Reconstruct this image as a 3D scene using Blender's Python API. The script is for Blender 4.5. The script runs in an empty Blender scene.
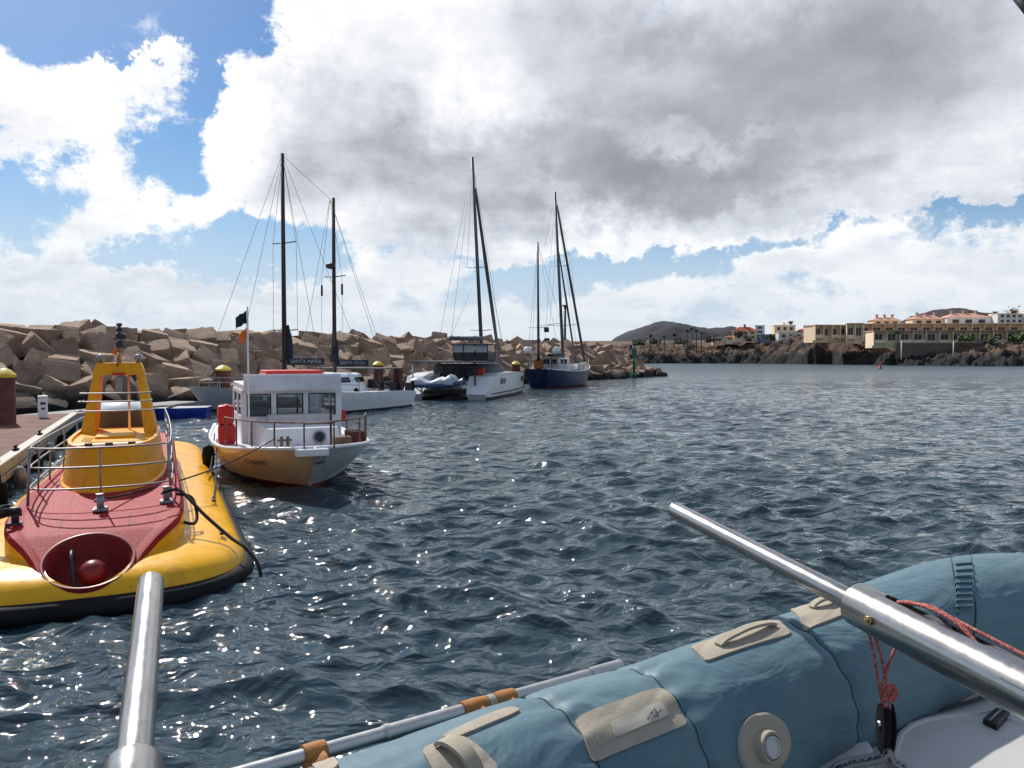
import bpy, bmesh, math, random
import numpy as np
from mathutils import Vector, Matrix, Euler
from mathutils import noise as mn
PI = math.pi
S = bpy.context.scene
COL = S.collection
random.seed(11)

# ------------------------------------------------------------------ camera
H = 3.3; F = 760.0; PITCH = math.atan(27.0 / F)
cd = bpy.data.cameras.new('camera'); cam = bpy.data.objects.new('camera', cd); COL.objects.link(cam)
cam.location = (0, 0, H); cam.rotation_euler = (PI/2 - PITCH, 0, 0)
cd.sensor_width = 36; cd.lens = 36 * F / 1024; cd.clip_start = .05; cd.clip_end = 20000
S.camera = cam
S.view_settings.view_transform = 'Standard'; S.view_settings.look = 'None'
S.view_settings.exposure = 0.0; S.view_settings.gamma = 1
try: S.view_settings.use_curve_mapping = False
except Exception: pass

def ray(px, py):
    x = (px - 512) / F; y = -(py - 384) / F
    c, s = math.cos(PITCH), math.sin(PITCH)
    return Vector((x, c + s*y, c*y - s))
def P(px, py, d):                      # point seen at a pixel, at a distance d ahead
    r = ray(px, py); return Vector((0, 0, H)) + r * (d / r.y)
def proj(p):
    v = Vector(p) - Vector((0, 0, H)); c, s = math.cos(PITCH), math.sin(PITCH)
    zc = v.y*c - v.z*s; yc = v.y*s + v.z*c
    return (512 + F*v.x/zc, 384 - F*yc/zc, zc)

# ------------------------------------------------------------------ sun and sky
SUN_AZ, SUN_EL = math.radians(-37), math.radians(43)
sd = bpy.data.lights.new('sun', 'SUN'); sun = bpy.data.objects.new('sun', sd); COL.objects.link(sun)
sd.energy = 5.0; sd.angle = math.radians(.8); sd.color = (1, .955, .89)
sv = Vector((math.sin(SUN_AZ)*math.cos(SUN_EL), math.cos(SUN_AZ)*math.cos(SUN_EL), math.sin(SUN_EL)))
sun.rotation_euler = sv.to_track_quat('Z', 'Y').to_euler()
sun.location = (0, 0, 60)

class NT:
    def __init__(s, tree): s.t = tree; s.n = tree.nodes; s.l = tree.links
    def new(s, typ, **kw):
        n = s.n.new(typ)
        for k, v in kw.items(): setattr(n, k, v)
        return n
    def put(s, sock, v):
        if hasattr(v, 'links') or isinstance(v, bpy.types.NodeSocket): s.l.new(v, sock)
        elif v is not None: sock.default_value = v
    def m(s, op, a=None, b=None, c=None, clamp=False):
        n = s.new('ShaderNodeMath', operation=op, use_clamp=clamp)
        for i, v in enumerate((a, b, c)):
            if v is not None: s.put(n.inputs[i], v)
        return n.outputs[0]
    def vm(s, op, a=None, b=None, scale=None):
        n = s.new('ShaderNodeVectorMath', operation=op)
        if a is not None: s.put(n.inputs[0], a)
        if b is not None: s.put(n.inputs[1], b)
        if scale is not None: s.put(n.inputs['Scale'], scale)
        return n.outputs['Value'] if op in ('LENGTH', 'DOT_PRODUCT') else n.outputs[0]
    def noise(s, vec, scale, detail=4, rough=.5, dist=0, color=False):
        n = s.new('ShaderNodeTexNoise'); s.put(n.inputs['Vector'], vec)
        n.inputs['Scale'].default_value = scale; n.inputs['Detail'].default_value = detail
        n.inputs['Roughness'].default_value = rough; n.inputs['Distortion'].default_value = dist
        return n.outputs['Color'] if color else n.outputs['Fac']
    def mr(s, v, a, b, c=0., d=1., smooth=True):
        n = s.new('ShaderNodeMapRange', interpolation_type='SMOOTHSTEP' if smooth else 'LINEAR')
        s.put(n.inputs[0], v)
        for i, q in enumerate((a, b, c, d)): s.put(n.inputs[i+1], q)
        return n.outputs[0]
    def mix(s, f, a, b, typ='MIX'):
        n = s.new('ShaderNodeMix', data_type='RGBA', blend_type=typ)
        s.put(n.inputs[0], f)
        for i, v in ((6, a), (7, b)):
            if isinstance(v, tuple) and len(v) == 3: v = v + (1,)
            s.put(n.inputs[i], v)
        return n.outputs[2]
    def ramp(s, f, stops, interp='LINEAR'):
        n = s.new('ShaderNodeValToRGB'); e = n.color_ramp.elements; n.color_ramp.interpolation = interp
        while len(e) > 1: e.remove(e[-1])
        e[0].position = stops[0][0]; e[0].color = stops[0][1] + (1,)
        for p, c in stops[1:]:
            k = e.new(p); k.color = c + (1,)
        s.put(n.inputs[0], f); return n.outputs[0]

W = bpy.data.worlds.new('World'); S.world = W; W.use_nodes = True
w = NT(W.node_tree); w.n.clear()
WS = 0.1
out = w.new('ShaderNodeOutputWorld'); bg = w.new('ShaderNodeBackground'); bg.inputs[1].default_value = WS
sky = w.new('ShaderNodeTexSky', sky_type='NISHITA'); sky.sun_disc = False
sky.sun_elevation = SUN_EL; sky.sun_rotation = SUN_AZ; sky.air_density = 1.0; sky.dust_density = .6; sky.ozone_density = 2.2
tc = w.new('ShaderNodeTexCoord').outputs['Generated']
dirn = w.vm('NORMALIZE', tc)
sx = w.new('ShaderNodeSeparateXYZ'); w.put(sx.inputs[0], dirn)
az = w.m('ARCTAN2', sx.outputs[0], sx.outputs[1]); el = w.m('ARCSINE', sx.outputs[2])
cc = w.new('ShaderNodeCombineXYZ'); w.put(cc.inputs[0], az); w.put(cc.inputs[1], el)
zz = w.m('ADD', w.m('MAXIMUM', sx.outputs[2], 0.0), .16)
pc = w.new('ShaderNodeCombineXYZ')
w.put(pc.inputs[0], w.m('DIVIDE', sx.outputs[0], zz)); w.put(pc.inputs[1], w.m('DIVIDE', sx.outputs[1], zz))
pc = pc.outputs[0]
wr1 = w.vm('SCALE', w.vm('SUBTRACT', w.noise(dirn, 5, 3, .5, color=True), (.5, .5, .5)), scale=.16)
wr2 = w.vm('SCALE', w.vm('SUBTRACT', w.noise(dirn, 19, 9, .68, color=True), (.5, .5, .5)), scale=.12)
coord = w.vm('ADD', w.vm('ADD', cc.outputs[0], wr1), wr2)
def blobs(lst):
    tot = None
    for px, py, rx, ry, rot, amp in lst:
        a = math.atan2(px-512, F); e = math.atan2(357-py, math.hypot(px-512, F))
        k = math.cos(a)
        mp = w.new('ShaderNodeMapping', vector_type='TEXTURE'); w.put(mp.inputs[0], coord)
        mp.inputs['Location'].default_value = (a, e, 0)
        mp.inputs['Rotation'].default_value = (0, 0, math.radians(rot))
        mp.inputs['Scale'].default_value = (rx/F*k*1.5, ry/F*k*1.5, 1e6)
        L = w.vm('LENGTH', mp.outputs[0])
        v = w.mr(L, 1.0, .1, 0., amp)
        tot = v if tot is None else w.m('ADD', tot, v)
    return tot
cover = blobs([
 # clear blue gaps
 (70, 12, 150, 38, 0, -1.2), (185, 40, 70, 35, 20, -1.0), (172, 125, 30, 45, -25, -.75), (240, 30, 40, 60, 0, -.9), 
 (150, 180, 45, 60, 10, -.75), (20, 185, 60, 26, 0, -.8), (108, 246, 42, 18, 20, -.8), (228, 240, 60, 30, 10, -.95),
 (300, 238, 45, 22, 0, -.7), (452, 100, 13, 13, 0, -.8), 
 (605, 262, 95, 22, 3, -1.1), (545, 275, 40, 20, 0, -.7), (700, 238, 40, 12, -12, -.7), (790, 236, 90, 11, -4, -.75),
 (985, 212, 60, 12, 10, -.8), (722, 202, 16, 14, 30, -.7),
 (200, 90, 60, 18, 50, -.5), (480, 262, 30, 8, 0, -.4), (650, 250, 40, 10, -10, -.5),
 # firm cloud
 (50, 125, 85, 48, 0, .55), (10, 80, 40, 30, 0, .35), (130, 62, 85, 15, 22, 1.5), (175, 45, 30, 10, 10, .5), (165, 145, 14, 12, 40, .75), (225, 110, 22, 50, 0, .75), (240, 180, 50, 45, 0, .5), (110, 205, 60, 28, 0, .55),
 (400, 60, 150, 110, 0, .9), (700, 90, 420, 160, 0, 1.0), (370, 180, 90, 70, 0, .6), (60, 275, 150, 30, 0, .8), (330, 285, 220, 25, 0, .45),
 (560, 232, 100, 25, 0, .6), (850, 205, 200, 25, 0, .5), (840, 270, 260, 26, 0, .45), (170, 205, 50, 25, 0, .5),
])
shade = blobs([
 (350, 150, 85, 80, 0, -.62), (300, 130, 50, 60, 0, -.2), (440, 238, 85, 28, 8, -.62), (560, 175, 170, 48, 4, -.72), (420, 170, 70, 50, 0, -.35),
 (700, 130, 220, 95, 0, -.42), (880, 110, 240, 120, 0, -.5), (760, 40, 300, 90, 0, -.38), (600, 60, 120, 60, 0, -.18), (980, 40, 160, 120, 0, -.2),
  (240, 205, 50, 20, 0, -.18), (60, 272, 80, 16, 0, -.26), (220, 275, 120, 14, 0, -.30),
 (400, 280, 120, 12, 0, -.22), (860, 215, 200, 22, 0, -.12), (70, 298, 60, 6, 0, -.35),
 (640, 165, 90, 30, 0, -.2), (790, 170, 160, 22, 0, -.18), (460, 20, 90, 40, 0, .2), (690, 140, 80, 13, -6, .5), (480, 105, 60, 50, 0, .35), (250, 130, 40, 90, 0, .3), (740, 235, 160, 16, -8, .35), (560, 235, 90, 14, 0, .3),
])
nA = w.noise(pc, 1.35, 9, .60, .25); nB = w.noise(w.vm('ADD', pc, (7.3, 2.1, 4.0)), 2.6, 8, .58, .2)
nC = w.noise(dirn, 11, 10, .68, .35)
nD = w.noise(w.vm('MULTIPLY', dirn, (1, 1, 1.7)), 24, 8, .66, .3)
cover = w.m('MAXIMUM', w.m('MINIMUM', cover, .90), -.62)
D = w.m('ADD', w.m('ADD', .46, cover), w.m('MULTIPLY', w.m('SUBTRACT', w.m('ADD', nA, nC), 1.0), 2.3))
D = w.m('ADD', D, w.m('MULTIPLY', w.m('SUBTRACT', nD, .5), 1.7))
fade = w.mr(el, .0, .10, .55, 0.)
D = w.m('ADD', D, fade)
cov = w.mr(D, .12, .86)
core = w.mr(D, .45, 1.15)
out_ = w.m('MAXIMUM', w.mr(el, .5, .8), w.mr(sx.outputs[1], .6, .1))
sh = w.m('ADD', w.m('ADD', w.m('SUBTRACT', .97, w.m('MULTIPLY', out_, .42)), w.m('MULTIPLY', shade, .57)), w.m('MULTIPLY', w.m('SUBTRACT', nB, .5), .85))
sh = w.m('ADD', sh, w.m('MULTIPLY', w.m('SUBTRACT', nC, .5), .30))
sh = w.m('ADD', sh, w.m('MULTIPLY', w.m('SUBTRACT', w.noise(w.vm('ADD', w.vm('MULTIPLY', pc, (1.0, .45, 1)), (3, 9, 1)), 2.2, 4, .5, .6), .5), .55))
sh = w.m('ADD', sh, w.m('MULTIPLY', w.m('SUBTRACT', w.noise(dirn, 26, 8, .65, .1), .5), .22))
sh = w.m('SUBTRACT', sh, w.m('MULTIPLY', core, .10))
sh = w.m('DIVIDE', w.m('ADD', sh, .40), 1.38, clamp=True)
ccol = w.ramp(sh, [(0, (.235, .24, .27)), (.25, (.31, .32, .36)), (.5, (.45, .475, .53)), (.72, (.70, .74, .82)), (.9, (.95, .96, .985)), (1, (1.1, 1.1, 1.09))])
ccol = w.vm('SCALE', ccol, scale=1/WS)
hs = w.new('ShaderNodeHueSaturation'); hs.inputs['Saturation'].default_value = 1.55; hs.inputs['Value'].default_value = .90
w.l.new(sky.outputs[0], hs.inputs['Color'])
c0 = w.mix(w.mr(el, .30, .02, 0., .8), hs.outputs[0], (.40/WS, .60/WS, .86/WS))
c1 = w.mix(cov, c0, ccol)
hz = w.mr(el, .21, -.005, 0., .84)
c2 = w.mix(hz, c1, (.68/WS, .755/WS, .84/WS))
w.l.new(c2, bg.inputs[0]); w.l.new(bg.outputs[0], out.inputs[0])
W.cycles.sampling_method = 'MANUAL'; W.cycles.sample_map_resolution = 512

# ------------------------------------------------------------------ helpers
def tag(o, label=None, cat=None, group=None, kind=None):
    if label: o['label'] = label
    if cat: o['category'] = cat
    if group: o['group'] = group
    if kind: o['kind'] = kind
    return o
def thing(name, label, cat, loc=(0, 0, 0), rz=0., group=None):
    o = bpy.data.objects.new(name, None); COL.objects.link(o); o.empty_display_size = .2
    o.location = loc; o.rotation_euler = (0, 0, rz); return tag(o, label, cat, group)
def obj(name, bm, mats, parent=None, smooth=False, loc=None, sharp=None, label=None):
    if isinstance(bm, bpy.types.Mesh): me = bm
    else:
        me = bpy.data.meshes.new(name); bm.normal_update(); bm.to_mesh(me); bm.free()
    if not isinstance(mats, (list, tuple)): mats = [mats]
    if not me.materials:
        for m in mats: me.materials.append(m)
    if smooth:
        for p in me.polygons: p.use_smooth = True
        if sharp:
            try: me.set_sharp_from_angle(angle=math.radians(sharp))
            except Exception: pass
    o = bpy.data.objects.new(name, me); COL.objects.link(o)
    if parent: o.parent = parent
    if loc is not None: o.location = loc
    if label: o['label'] = label
    return o
def copy_tree(o, parent=None):
    c = o.copy(); COL.objects.link(c)
    if parent is not None: c.parent = parent
    for ch in list(o.children): copy_tree(ch, c)
    return c
def NB(): return bmesh.new()
def box(bm, c, s, rot=None, bev=0., mi=0, taper=None):
    r = bmesh.ops.create_cube(bm, size=1.0); vs = r['verts']
    for v in vs:
        v.co = Vector((v.co.x*s[0], v.co.y*s[1], v.co.z*s[2]))
        if taper and v.co.z > 0: v.co.x *= taper; v.co.y *= taper
    fs = {f for v in vs for f in v.link_faces}
    if bev:
        es = list({e for v in vs for e in v.link_edges})
        rr = bmesh.ops.bevel(bm, geom=es, offset=bev, segments=2, affect='EDGES', profile=.6)
        vs = list({v for f in rr['faces'] for v in f.verts} | {v for v in vs if v.is_valid})
        fs = {f for v in vs for f in v.link_faces}
    for f in fs: f.material_index = mi
    M = Matrix.Translation(Vector(c)) @ (Euler(rot).to_matrix().to_4x4() if rot else Matrix())
    for v in vs: v.co = M @ v.co
    return vs
def tube(bm, pts, r, n=10, mi=0, caps=True, closed=False):
    pts = [Vector(p) for p in pts]; rs = r if isinstance(r, (list, tuple)) else [r]*len(pts)
    rings = []; prev = None; N = len(pts)
    for i, p in enumerate(pts):
        if closed: t = pts[(i+1) % N] - pts[i-1]
        else: t = pts[min(i+1, N-1)] - pts[max(i-1, 0)]
        t.normalize()
        if prev is None:
            a = Vector((0, 0, 1)) if abs(t.z) < .9 else Vector((1, 0, 0)); u = t.cross(a).normalized()
        else: u = (prev - t*prev.dot(t)).normalized()
        prev = u; v = t.cross(u)
        rings.append([bm.verts.new(p + (u*math.cos(2*PI*k/n) + v*math.sin(2*PI*k/n))*rs[i]) for k in range(n)])
    prs = list(zip(rings, rings[1:])) + ([(rings[-1], rings[0])] if closed else [])
    for a, b in prs:
        for k in range(n):
            f = bm.faces.new((a[k], a[(k+1) % n], b[(k+1) % n], b[k])); f.material_index = mi; f.smooth = True
    if caps and not closed:
        f = bm.faces.new(rings[0][::-1]); f.material_index = mi
        f = bm.faces.new(rings[-1]); f.material_index = mi
def loft(bm, rings, closed=True, cap0=False, cap1=False, mi=0, mifn=None):
    R = [[bm.verts.new(p) for p in r] for r in rings]; n = len(R[0])
    for j, (a, b) in enumerate(zip(R, R[1:])):
        for k in range(n if closed else n-1):
            k2 = (k+1) % n
            try: f = bm.faces.new((a[k], a[k2], b[k2], b[k]))
            except ValueError: continue
            f.material_index = mifn(j, k) if mifn else mi
    if cap0: bm.faces.new(R[0][::-1]).material_index = mi
    if cap1: bm.faces.new(R[-1]).material_index = mi
    return R
def lathe(bm, prof, n=24, c=(0, 0, 0), mi=0):
    rings = [[Vector(c) + Vector((r*math.cos(2*PI*k/n), r*math.sin(2*PI*k/n), z)) for k in range(n)] for r, z in prof]
    loft(bm, rings, True, prof[0][0] > 1e-4, prof[-1][0] > 1e-4, mi)
    bmesh.ops.remove_doubles(bm, verts=bm.verts, dist=1e-5)
def fix(bm): bmesh.ops.recalc_face_normals(bm, faces=bm.faces); return bm
def cat(pts, n=8, closed=False):
    pts = [Vector(p) for p in pts]; N = len(pts); o = []
    rng = range(N if closed else N-1)
    for i in rng:
        if closed: a, b, c, d = pts[i-1], pts[i], pts[(i+1) % N], pts[(i+2) % N]
        else: a, b, c, d = pts[max(i-1, 0)], pts[i], pts[i+1], pts[min(i+2, N-1)]
        for k in range(n):
            t = k/n
            o.append(.5*((2*b) + (c-a)*t + (2*a-5*b+4*c-d)*t*t + (3*b-a-3*c+d)*t**3))
    if not closed: o.append(pts[-1])
    return o
def sag(a, b, s, n=14):
    a, b = Vector(a), Vector(b)
    return [a.lerp(b, i/n) - Vector((0, 0, s*4*(i/n)*(1-i/n))) for i in range(n+1)]
def boolean(o, cutter_bm):
    me = bpy.data.meshes.new('cutter'); fix(cutter_bm).to_mesh(me); cutter_bm.free()
    c = bpy.data.objects.new('cutter', me); COL.objects.link(c)
    if o.parent: c.parent = o.parent
    m = o.modifiers.new('b', 'BOOLEAN'); m.operation = 'DIFFERENCE'; m.object = c; m.solver = 'EXACT'
    bpy.context.view_layer.update()
    dg = bpy.context.evaluated_depsgraph_get()
    nm = bpy.data.meshes.new_from_object(o.evaluated_get(dg))
    o.modifiers.clear(); o.data = nm; bpy.data.objects.remove(c)
def text(name, body, size, m, parent, loc, rot, ext=.004, xs=1.0):
    cu = bpy.data.curves.new(name, 'FONT'); cu.body = body; cu.size = size; cu.extrude = ext
    cu.align_x = 'CENTER'; cu.align_y = 'CENTER'
    t = bpy.data.objects.new('t', cu); COL.objects.link(t); bpy.context.view_layer.update()
    me = bpy.data.meshes.new_from_object(t.evaluated_get(bpy.context.evaluated_depsgraph_get()))
    bpy.data.objects.remove(t); me.materials.clear()
    o = obj(name, me, m, parent); o.location = loc; o.rotation_euler = rot; o.scale = (xs, 1, 1); return o

# ------------------------------------------------------------------ materials
def mat(name, col, rough=.5, metal=0., var=.12, vs=3., bump=0., bs=20., spec=.4, coat=0., stain=None, ss=1.2, streak=False, rvar=.0, scuff=None):
    m = bpy.data.materials.new(name); m.use_nodes = True; t = NT(m.node_tree); b = t.n['Principled BSDF']
    oc = t.new('ShaderNodeTexCoord').outputs['Object']
    n1 = t.noise(oc, vs, 6, .6)
    f = t.mr(n1, .3, .7, 1-var, 1+var, smooth=False)
    c = t.vm('SCALE', tuple(col), scale=f)
    if stain:
        v = oc
        if streak:
            mp = t.new('ShaderNodeMapping'); t.put(mp.inputs[0], oc); mp.inputs['Scale'].default_value = (3, 3, .35); v = mp.outputs[0]
        c = t.mix(t.mr(t.noise(v, ss, 7, .65), .52, .72, 0, stain[1]), c, tuple(stain[0]))
    if scuff:
        k = t.m('MULTIPLY', t.mr(t.noise(oc, scuff[1], 9, .75, 1.), .56, .66, 0, 1), t.mr(t.noise(oc, scuff[1]*.18, 4, .6), .42, .62, .0, scuff[2]))
        c = t.mix(k, c, tuple(scuff[0]))
    t.l.new(c, b.inputs['Base Color'])
    if rvar: t.l.new(t.mr(t.noise(oc, vs*2.3, 5, .6), .3, .7, max(rough-rvar, .02), rough+rvar), b.inputs['Roughness'])
    else: b.inputs['Roughness'].default_value = rough
    b.inputs['Metallic'].default_value = metal
    b.inputs['Specular IOR Level'].default_value = spec; b.inputs['Coat Weight'].default_value = coat
    if bump:
        bn = t.new('ShaderNodeBump'); bn.inputs['Strength'].default_value = bump; bn.inputs['Distance'].default_value = .01
        t.l.new(t.noise(oc, bs, 6, .6), bn.inputs['Height']); t.l.new(bn.outputs[0], b.inputs['Normal'])
    return m
M = {}
M['yellow'] = mat('yellow_paint', (.84, .42, .006), .33, var=.07, vs=1.5, coat=.05, spec=.3, stain=((.42, .20, .04), .4), ss=1.6, rvar=.10, bump=.08, bs=4, scuff=((.20, .13, .06), 9, .7))
M['tower'] = mat('tower_paint', (.86, .38, .004), .36, var=.08, vs=1.2, spec=.22, scuff=((.40, .22, .08), 12, .5), stain=((.45, .17, .03), .5), ss=2.2, streak=True, bump=.05, bs=6)
M['black'] = mat('black_rubber', (.012, .012, .013), .7, var=.3, bump=.2, spec=.15)
M['dark'] = mat('dark_fittings', (.03, .03, .033), .5, var=.3)
M['steel'] = mat('brushed_steel', (.62, .61, .59), .24, 1., var=.08, vs=30, stain=((.28, .22, .17), .35), ss=9, rvar=.08)
M['polish'] = mat('polished_pole', (.46, .44, .41), .25, 1., var=.14, vs=7, stain=((.30, .23, .17), .45), ss=16, rvar=.05)
M['galv'] = mat('galvanised_rail', (.27, .27, .28), .45, .6, var=.2, vs=8, stain=((.16, .08, .04), .5), ss=8)
M['rust'] = mat('rusty_rail', (.17, .085, .05), .7, .2, var=.4, vs=14, stain=((.33, .30, .27), .7), ss=7)
M['white'] = mat('white_gelcoat', (.74, .75, .76), .3, var=.05, vs=1, stain=((.42, .40, .36), .5), ss=1.5, streak=True)
M['cleanwhite'] = mat('clean_gelcoat', (.78, .79, .80), .25, var=.03, vs=1)
M['grey'] = mat('grey_hull', (.36, .38, .40), .4, var=.08, stain=((.2, .2, .2), .4), streak=True)
M['bouncehull'] = mat('bounce_tinted_hull', (.82, .58, .34), .35, var=.1, vs=1.2, stain=((.60, .52, .44), .7), ss=.8)  # white hull tinted ochre: yellow light bounced off the submarine, put into the colour
M['ghull'] = mat('pale_grey_hull', (.50, .53, .52), .38, var=.07, vs=1.2, stain=((.30, .30, .26), .6), ss=1.3, streak=True)
M['antifoul'] = mat('red_antifouling', (.10, .014, .014), .6, var=.3)
M['navy'] = mat('navy_hull', (.011, .017, .072), .3, var=.12, vs=1, stain=((.08, .09, .14), .35), streak=True)
M['red'] = mat('red_plastic', (.52, .022, .022), .5, var=.15, vs=5)
M['orange'] = mat('orange_cloth', (.7, .16, .03), .7)
M['mastdark'] = mat('brown_mast', (.052, .034, .024), .55, var=.3, vs=4)
M['mastgrey'] = mat('grey_mast', (.11, .11, .115), .45, .4, var=.15)
M['wire'] = mat('rigging_wire', (.14, .14, .15), .5, .4, var=.1)
M['canvas'] = mat('navy_sailcover', (.018, .024, .04), .85, var=.3, vs=3, bump=.4, bs=8)
M['letter'] = mat('pale_letters', (.42, .42, .42), .6, var=.3, vs=4)
M['brownletter'] = mat('brown_letters', (.07, .03, .02), .6)
M['wood'] = mat('weathered_wood', (.16, .10, .065), .8, var=.35, vs=4)
M['awning'] = mat('grey_awning', (.10, .11, .125), .8, var=.1)
M['tarp'] = mat('silver_cover', (.38, .42, .48), .5, var=.2, vs=4, bump=.6, bs=5)
M['ribtube'] = mat('blue_grey_tube', (.06, .09, .17), .5, var=.2)
M['greenpaint'] = mat('green_paint', (.0, .14, .075), .45, var=.2)
M['pile'] = mat('red_brown_pile', (.115, .03, .022), .7, var=.35, vs=3, bump=.4, bs=9)
M['pilecap'] = mat('yellow_cap', (.62, .44, .03), .5, var=.1)
M['bluepaint'] = mat('blue_paint', (.012, .035, .28), .4, var=.15)
M['rope'] = mat('black_rope', (.022, .02, .02), .9, bump=.8, bs=60)
M['greyrope'] = mat('grey_rope', (.10, .10, .10), .9)
M['beige'] = mat('beige_patch', (.37, .325, .255), .75, var=.10, vs=14, bump=.2, bs=90, stain=((.27, .23, .18), .35), ss=7)
M['strip'] = mat('pale_label_strip', (.46, .43, .35), .7, var=.12, vs=25)
M['beige2'] = mat('beige_webbing', (.38, .33, .25), .8, var=.06, vs=30, bump=.2, bs=300)
M['tan'] = mat('tan_strap', (.36, .15, .04), .7, var=.2, vs=20, bump=.3, bs=60)
M['alu'] = mat('aluminium_oar', (.52, .515, .50), .38, .85, var=.08, vs=10, rvar=.06)
M['dgel'] = mat('dinghy_gelcoat', (.50, .50, .48), .4, var=.05, vs=2, stain=((.45, .43, .37), .5), ss=5)
M['seam'] = mat('dark_seam', (.022, .05, .065), .7)
M['brass'] = mat('brass_bolt', (.52, .38, .2), .35, 1.)
M['whitesolid'] = mat('white_paint', (.8, .8, .79), .5, var=.05)
M['mirror'] = mat('hatch_black', (.01, .01, .012), .3)

def glass(name, tint=(.5, .55, .58), dark=.55):
    m = bpy.data.materials.new(name); m.use_nodes = True; t = NT(m.node_tree); t.n.clear()
    o = t.new('ShaderNodeOutputMaterial'); a = t.new('ShaderNodeBsdfTransparent'); g = t.new('ShaderNodeBsdfGlossy')
    a.inputs[0].default_value = tint + (1,); g.inputs['Roughness'].default_value = .05
    mx = t.new('ShaderNodeMixShader'); fr = t.new('ShaderNodeFresnel'); fr.inputs[0].default_value = 1.5
    t.l.new(t.m('ADD', fr.outputs[0], .06), mx.inputs[0]); t.l.new(a.outputs[0], mx.inputs[1]); t.l.new(g.outputs[0], mx.inputs[2])
    t.l.new(mx.outputs[0], o.inputs[0]); return m
M['glass'] = glass('clear_window', (.72, .76, .78))
M['tint'] = mat('tinted_window', (.02, .024, .03), .12, var=.1)
M['farglass'] = mat('far_window', (.045, .043, .04), .3, var=.3)

def deck_mat():
    m = bpy.data.materials.new('red_nonskid_deck'); m.use_nodes = True; t = NT(m.node_tree); b = t.n['Principled BSDF']
    oc = t.new('ShaderNodeTexCoord').outputs['Object']
    n = t.noise(oc, 34, 8, .8); n2 = t.noise(oc, 2.2, 5, .6)
    c = t.ramp(n, [(.3, (.20, .004, .008)), (.53, (.36, .010, .018)), (.64, (.60, .17, .17))])
    c = t.mix(t.mr(n2, .4, .7, 0, .15), c, (.32, .07, .075))
    # panel seams
    br = t.new('ShaderNodeTexBrick'); mp = t.new('ShaderNodeMapping'); t.put(mp.inputs[0], oc); mp.inputs['Scale'].default_value = (1, 1, 1)
    t.l.new(mp.outputs[0], br.inputs['Vector']); br.inputs['Scale'].default_value = 1.; br.inputs['Mortar Size'].default_value = .009
    br.inputs['Brick Width'].default_value = .9; br.inputs['Row Height'].default_value = .62
    c = t.mix(t.m('MULTIPLY', br.outputs['Fac'], .85), c, (.08, .012, .015))
    t.l.new(c, b.inputs['Base Color']); b.inputs['Roughness'].default_value = .6; b.inputs['Specular IOR Level'].default_value = .16
    bn = t.new('ShaderNodeBump'); bn.inputs['Strength'].default_value = .55; bn.inputs['Distance'].default_value = .008
    t.l.new(t.noise(oc, 90, 4, .6), bn.inputs['Height']); t.l.new(bn.outputs[0], b.inputs['Normal']); return m
M['deck'] = deck_mat()
M['redtrim'] = mat('red_smooth_paint', (.30, .012, .018), .6, var=.15, vs=3, spec=.1, scuff=((.45, .20, .18), 8, .6))
M['bucket'] = mat('dark_red_well', (.22, .02, .022), .35, var=.12, vs=3)

def water_mat():
    m = bpy.data.materials.new('harbour_water'); m.use_nodes = True; t = NT(m.node_tree); b = t.n['Principled BSDF']
    oc = t.new('ShaderNodeTexCoord').outputs['Object']
    mp = t.new('ShaderNodeMapping'); t.put(mp.inputs[0], oc); mp.inputs['Rotation'].default_value = (0, 0, .25); mp.inputs['Scale'].default_value = (.62, 1.0, 1)
    v = mp.outputs[0]
    big = t.noise(oc, .045, 4, .6)
    c = t.mix(t.mr(big, .35, .65), (.028, .053, .068), (.050, .080, .090))
    t.l.new(c, b.inputs['Base Color']); b.inputs['IOR'].default_value = 1.36
    yy = t.new('ShaderNodeSeparateXYZ'); t.put(yy.inputs[0], oc)
    t.l.new(t.mr(yy.outputs[1], 40, 230, .025, .40), b.inputs['Roughness'])
    b1 = t.new('ShaderNodeBump'); b1.inputs['Strength'].default_value = 1.; b1.inputs['Distance'].default_value = .26
    h1 = t.noise(v, 1.9, 3, .45, .7); t.l.new(h1, b1.inputs['Height'])
    b2 = t.new('ShaderNodeBump'); b2.inputs['Strength'].default_value = .9; b2.inputs['Distance'].default_value = .030
    t.l.new(t.noise(v, 6.0, 2, .45, .8), b2.inputs['Height']); t.l.new(b1.outputs[0], b2.inputs['Normal'])
    t.l.new(b2.outputs[0], b.inputs['Normal']); return m
M['water'] = water_mat()

def block_mat(name, base, wet=True, seed=0.):
    m = bpy.data.materials.new(name); m.use_nodes = True; t = NT(m.node_tree); b = t.n['Principled BSDF']
    geo = t.new('ShaderNodeNewGeometry').outputs['Position']; oi = t.new('ShaderNodeObjectInfo').outputs['Random']
    n = t.noise(geo, .9, 8, .65); n2 = t.noise(geo, 7, 6, .7)
    c = t.ramp(n, [(.3, tuple(x*.62 for x in base)), (.5, base), (.72, tuple(x*1.22 for x in base))])
    c = t.vm('SCALE', c, scale=t.mr(n2, .3, .7, .8, 1.15)); c = t.vm('SCALE', c, scale=t.mr(oi, 0., 1., .75, 1.2, smooth=False))
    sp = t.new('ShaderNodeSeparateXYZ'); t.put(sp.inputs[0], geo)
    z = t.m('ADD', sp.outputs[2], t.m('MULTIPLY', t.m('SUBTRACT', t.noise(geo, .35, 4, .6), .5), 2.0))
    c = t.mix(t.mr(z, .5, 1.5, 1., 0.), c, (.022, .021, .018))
    t.l.new(c, b.inputs['Base Color']); b.inputs['Roughness'].default_value = .9; b.inputs['Specular IOR Level'].default_value = .25
    bn = t.new('ShaderNodeBump'); bn.inputs['Strength'].default_value = .8; bn.inputs['Distance'].default_value = .06
    t.l.new(t.noise(geo, 4, 8, .68), bn.inputs['Height']); t.l.new(bn.outputs[0], b.inputs['Normal']); return m
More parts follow.
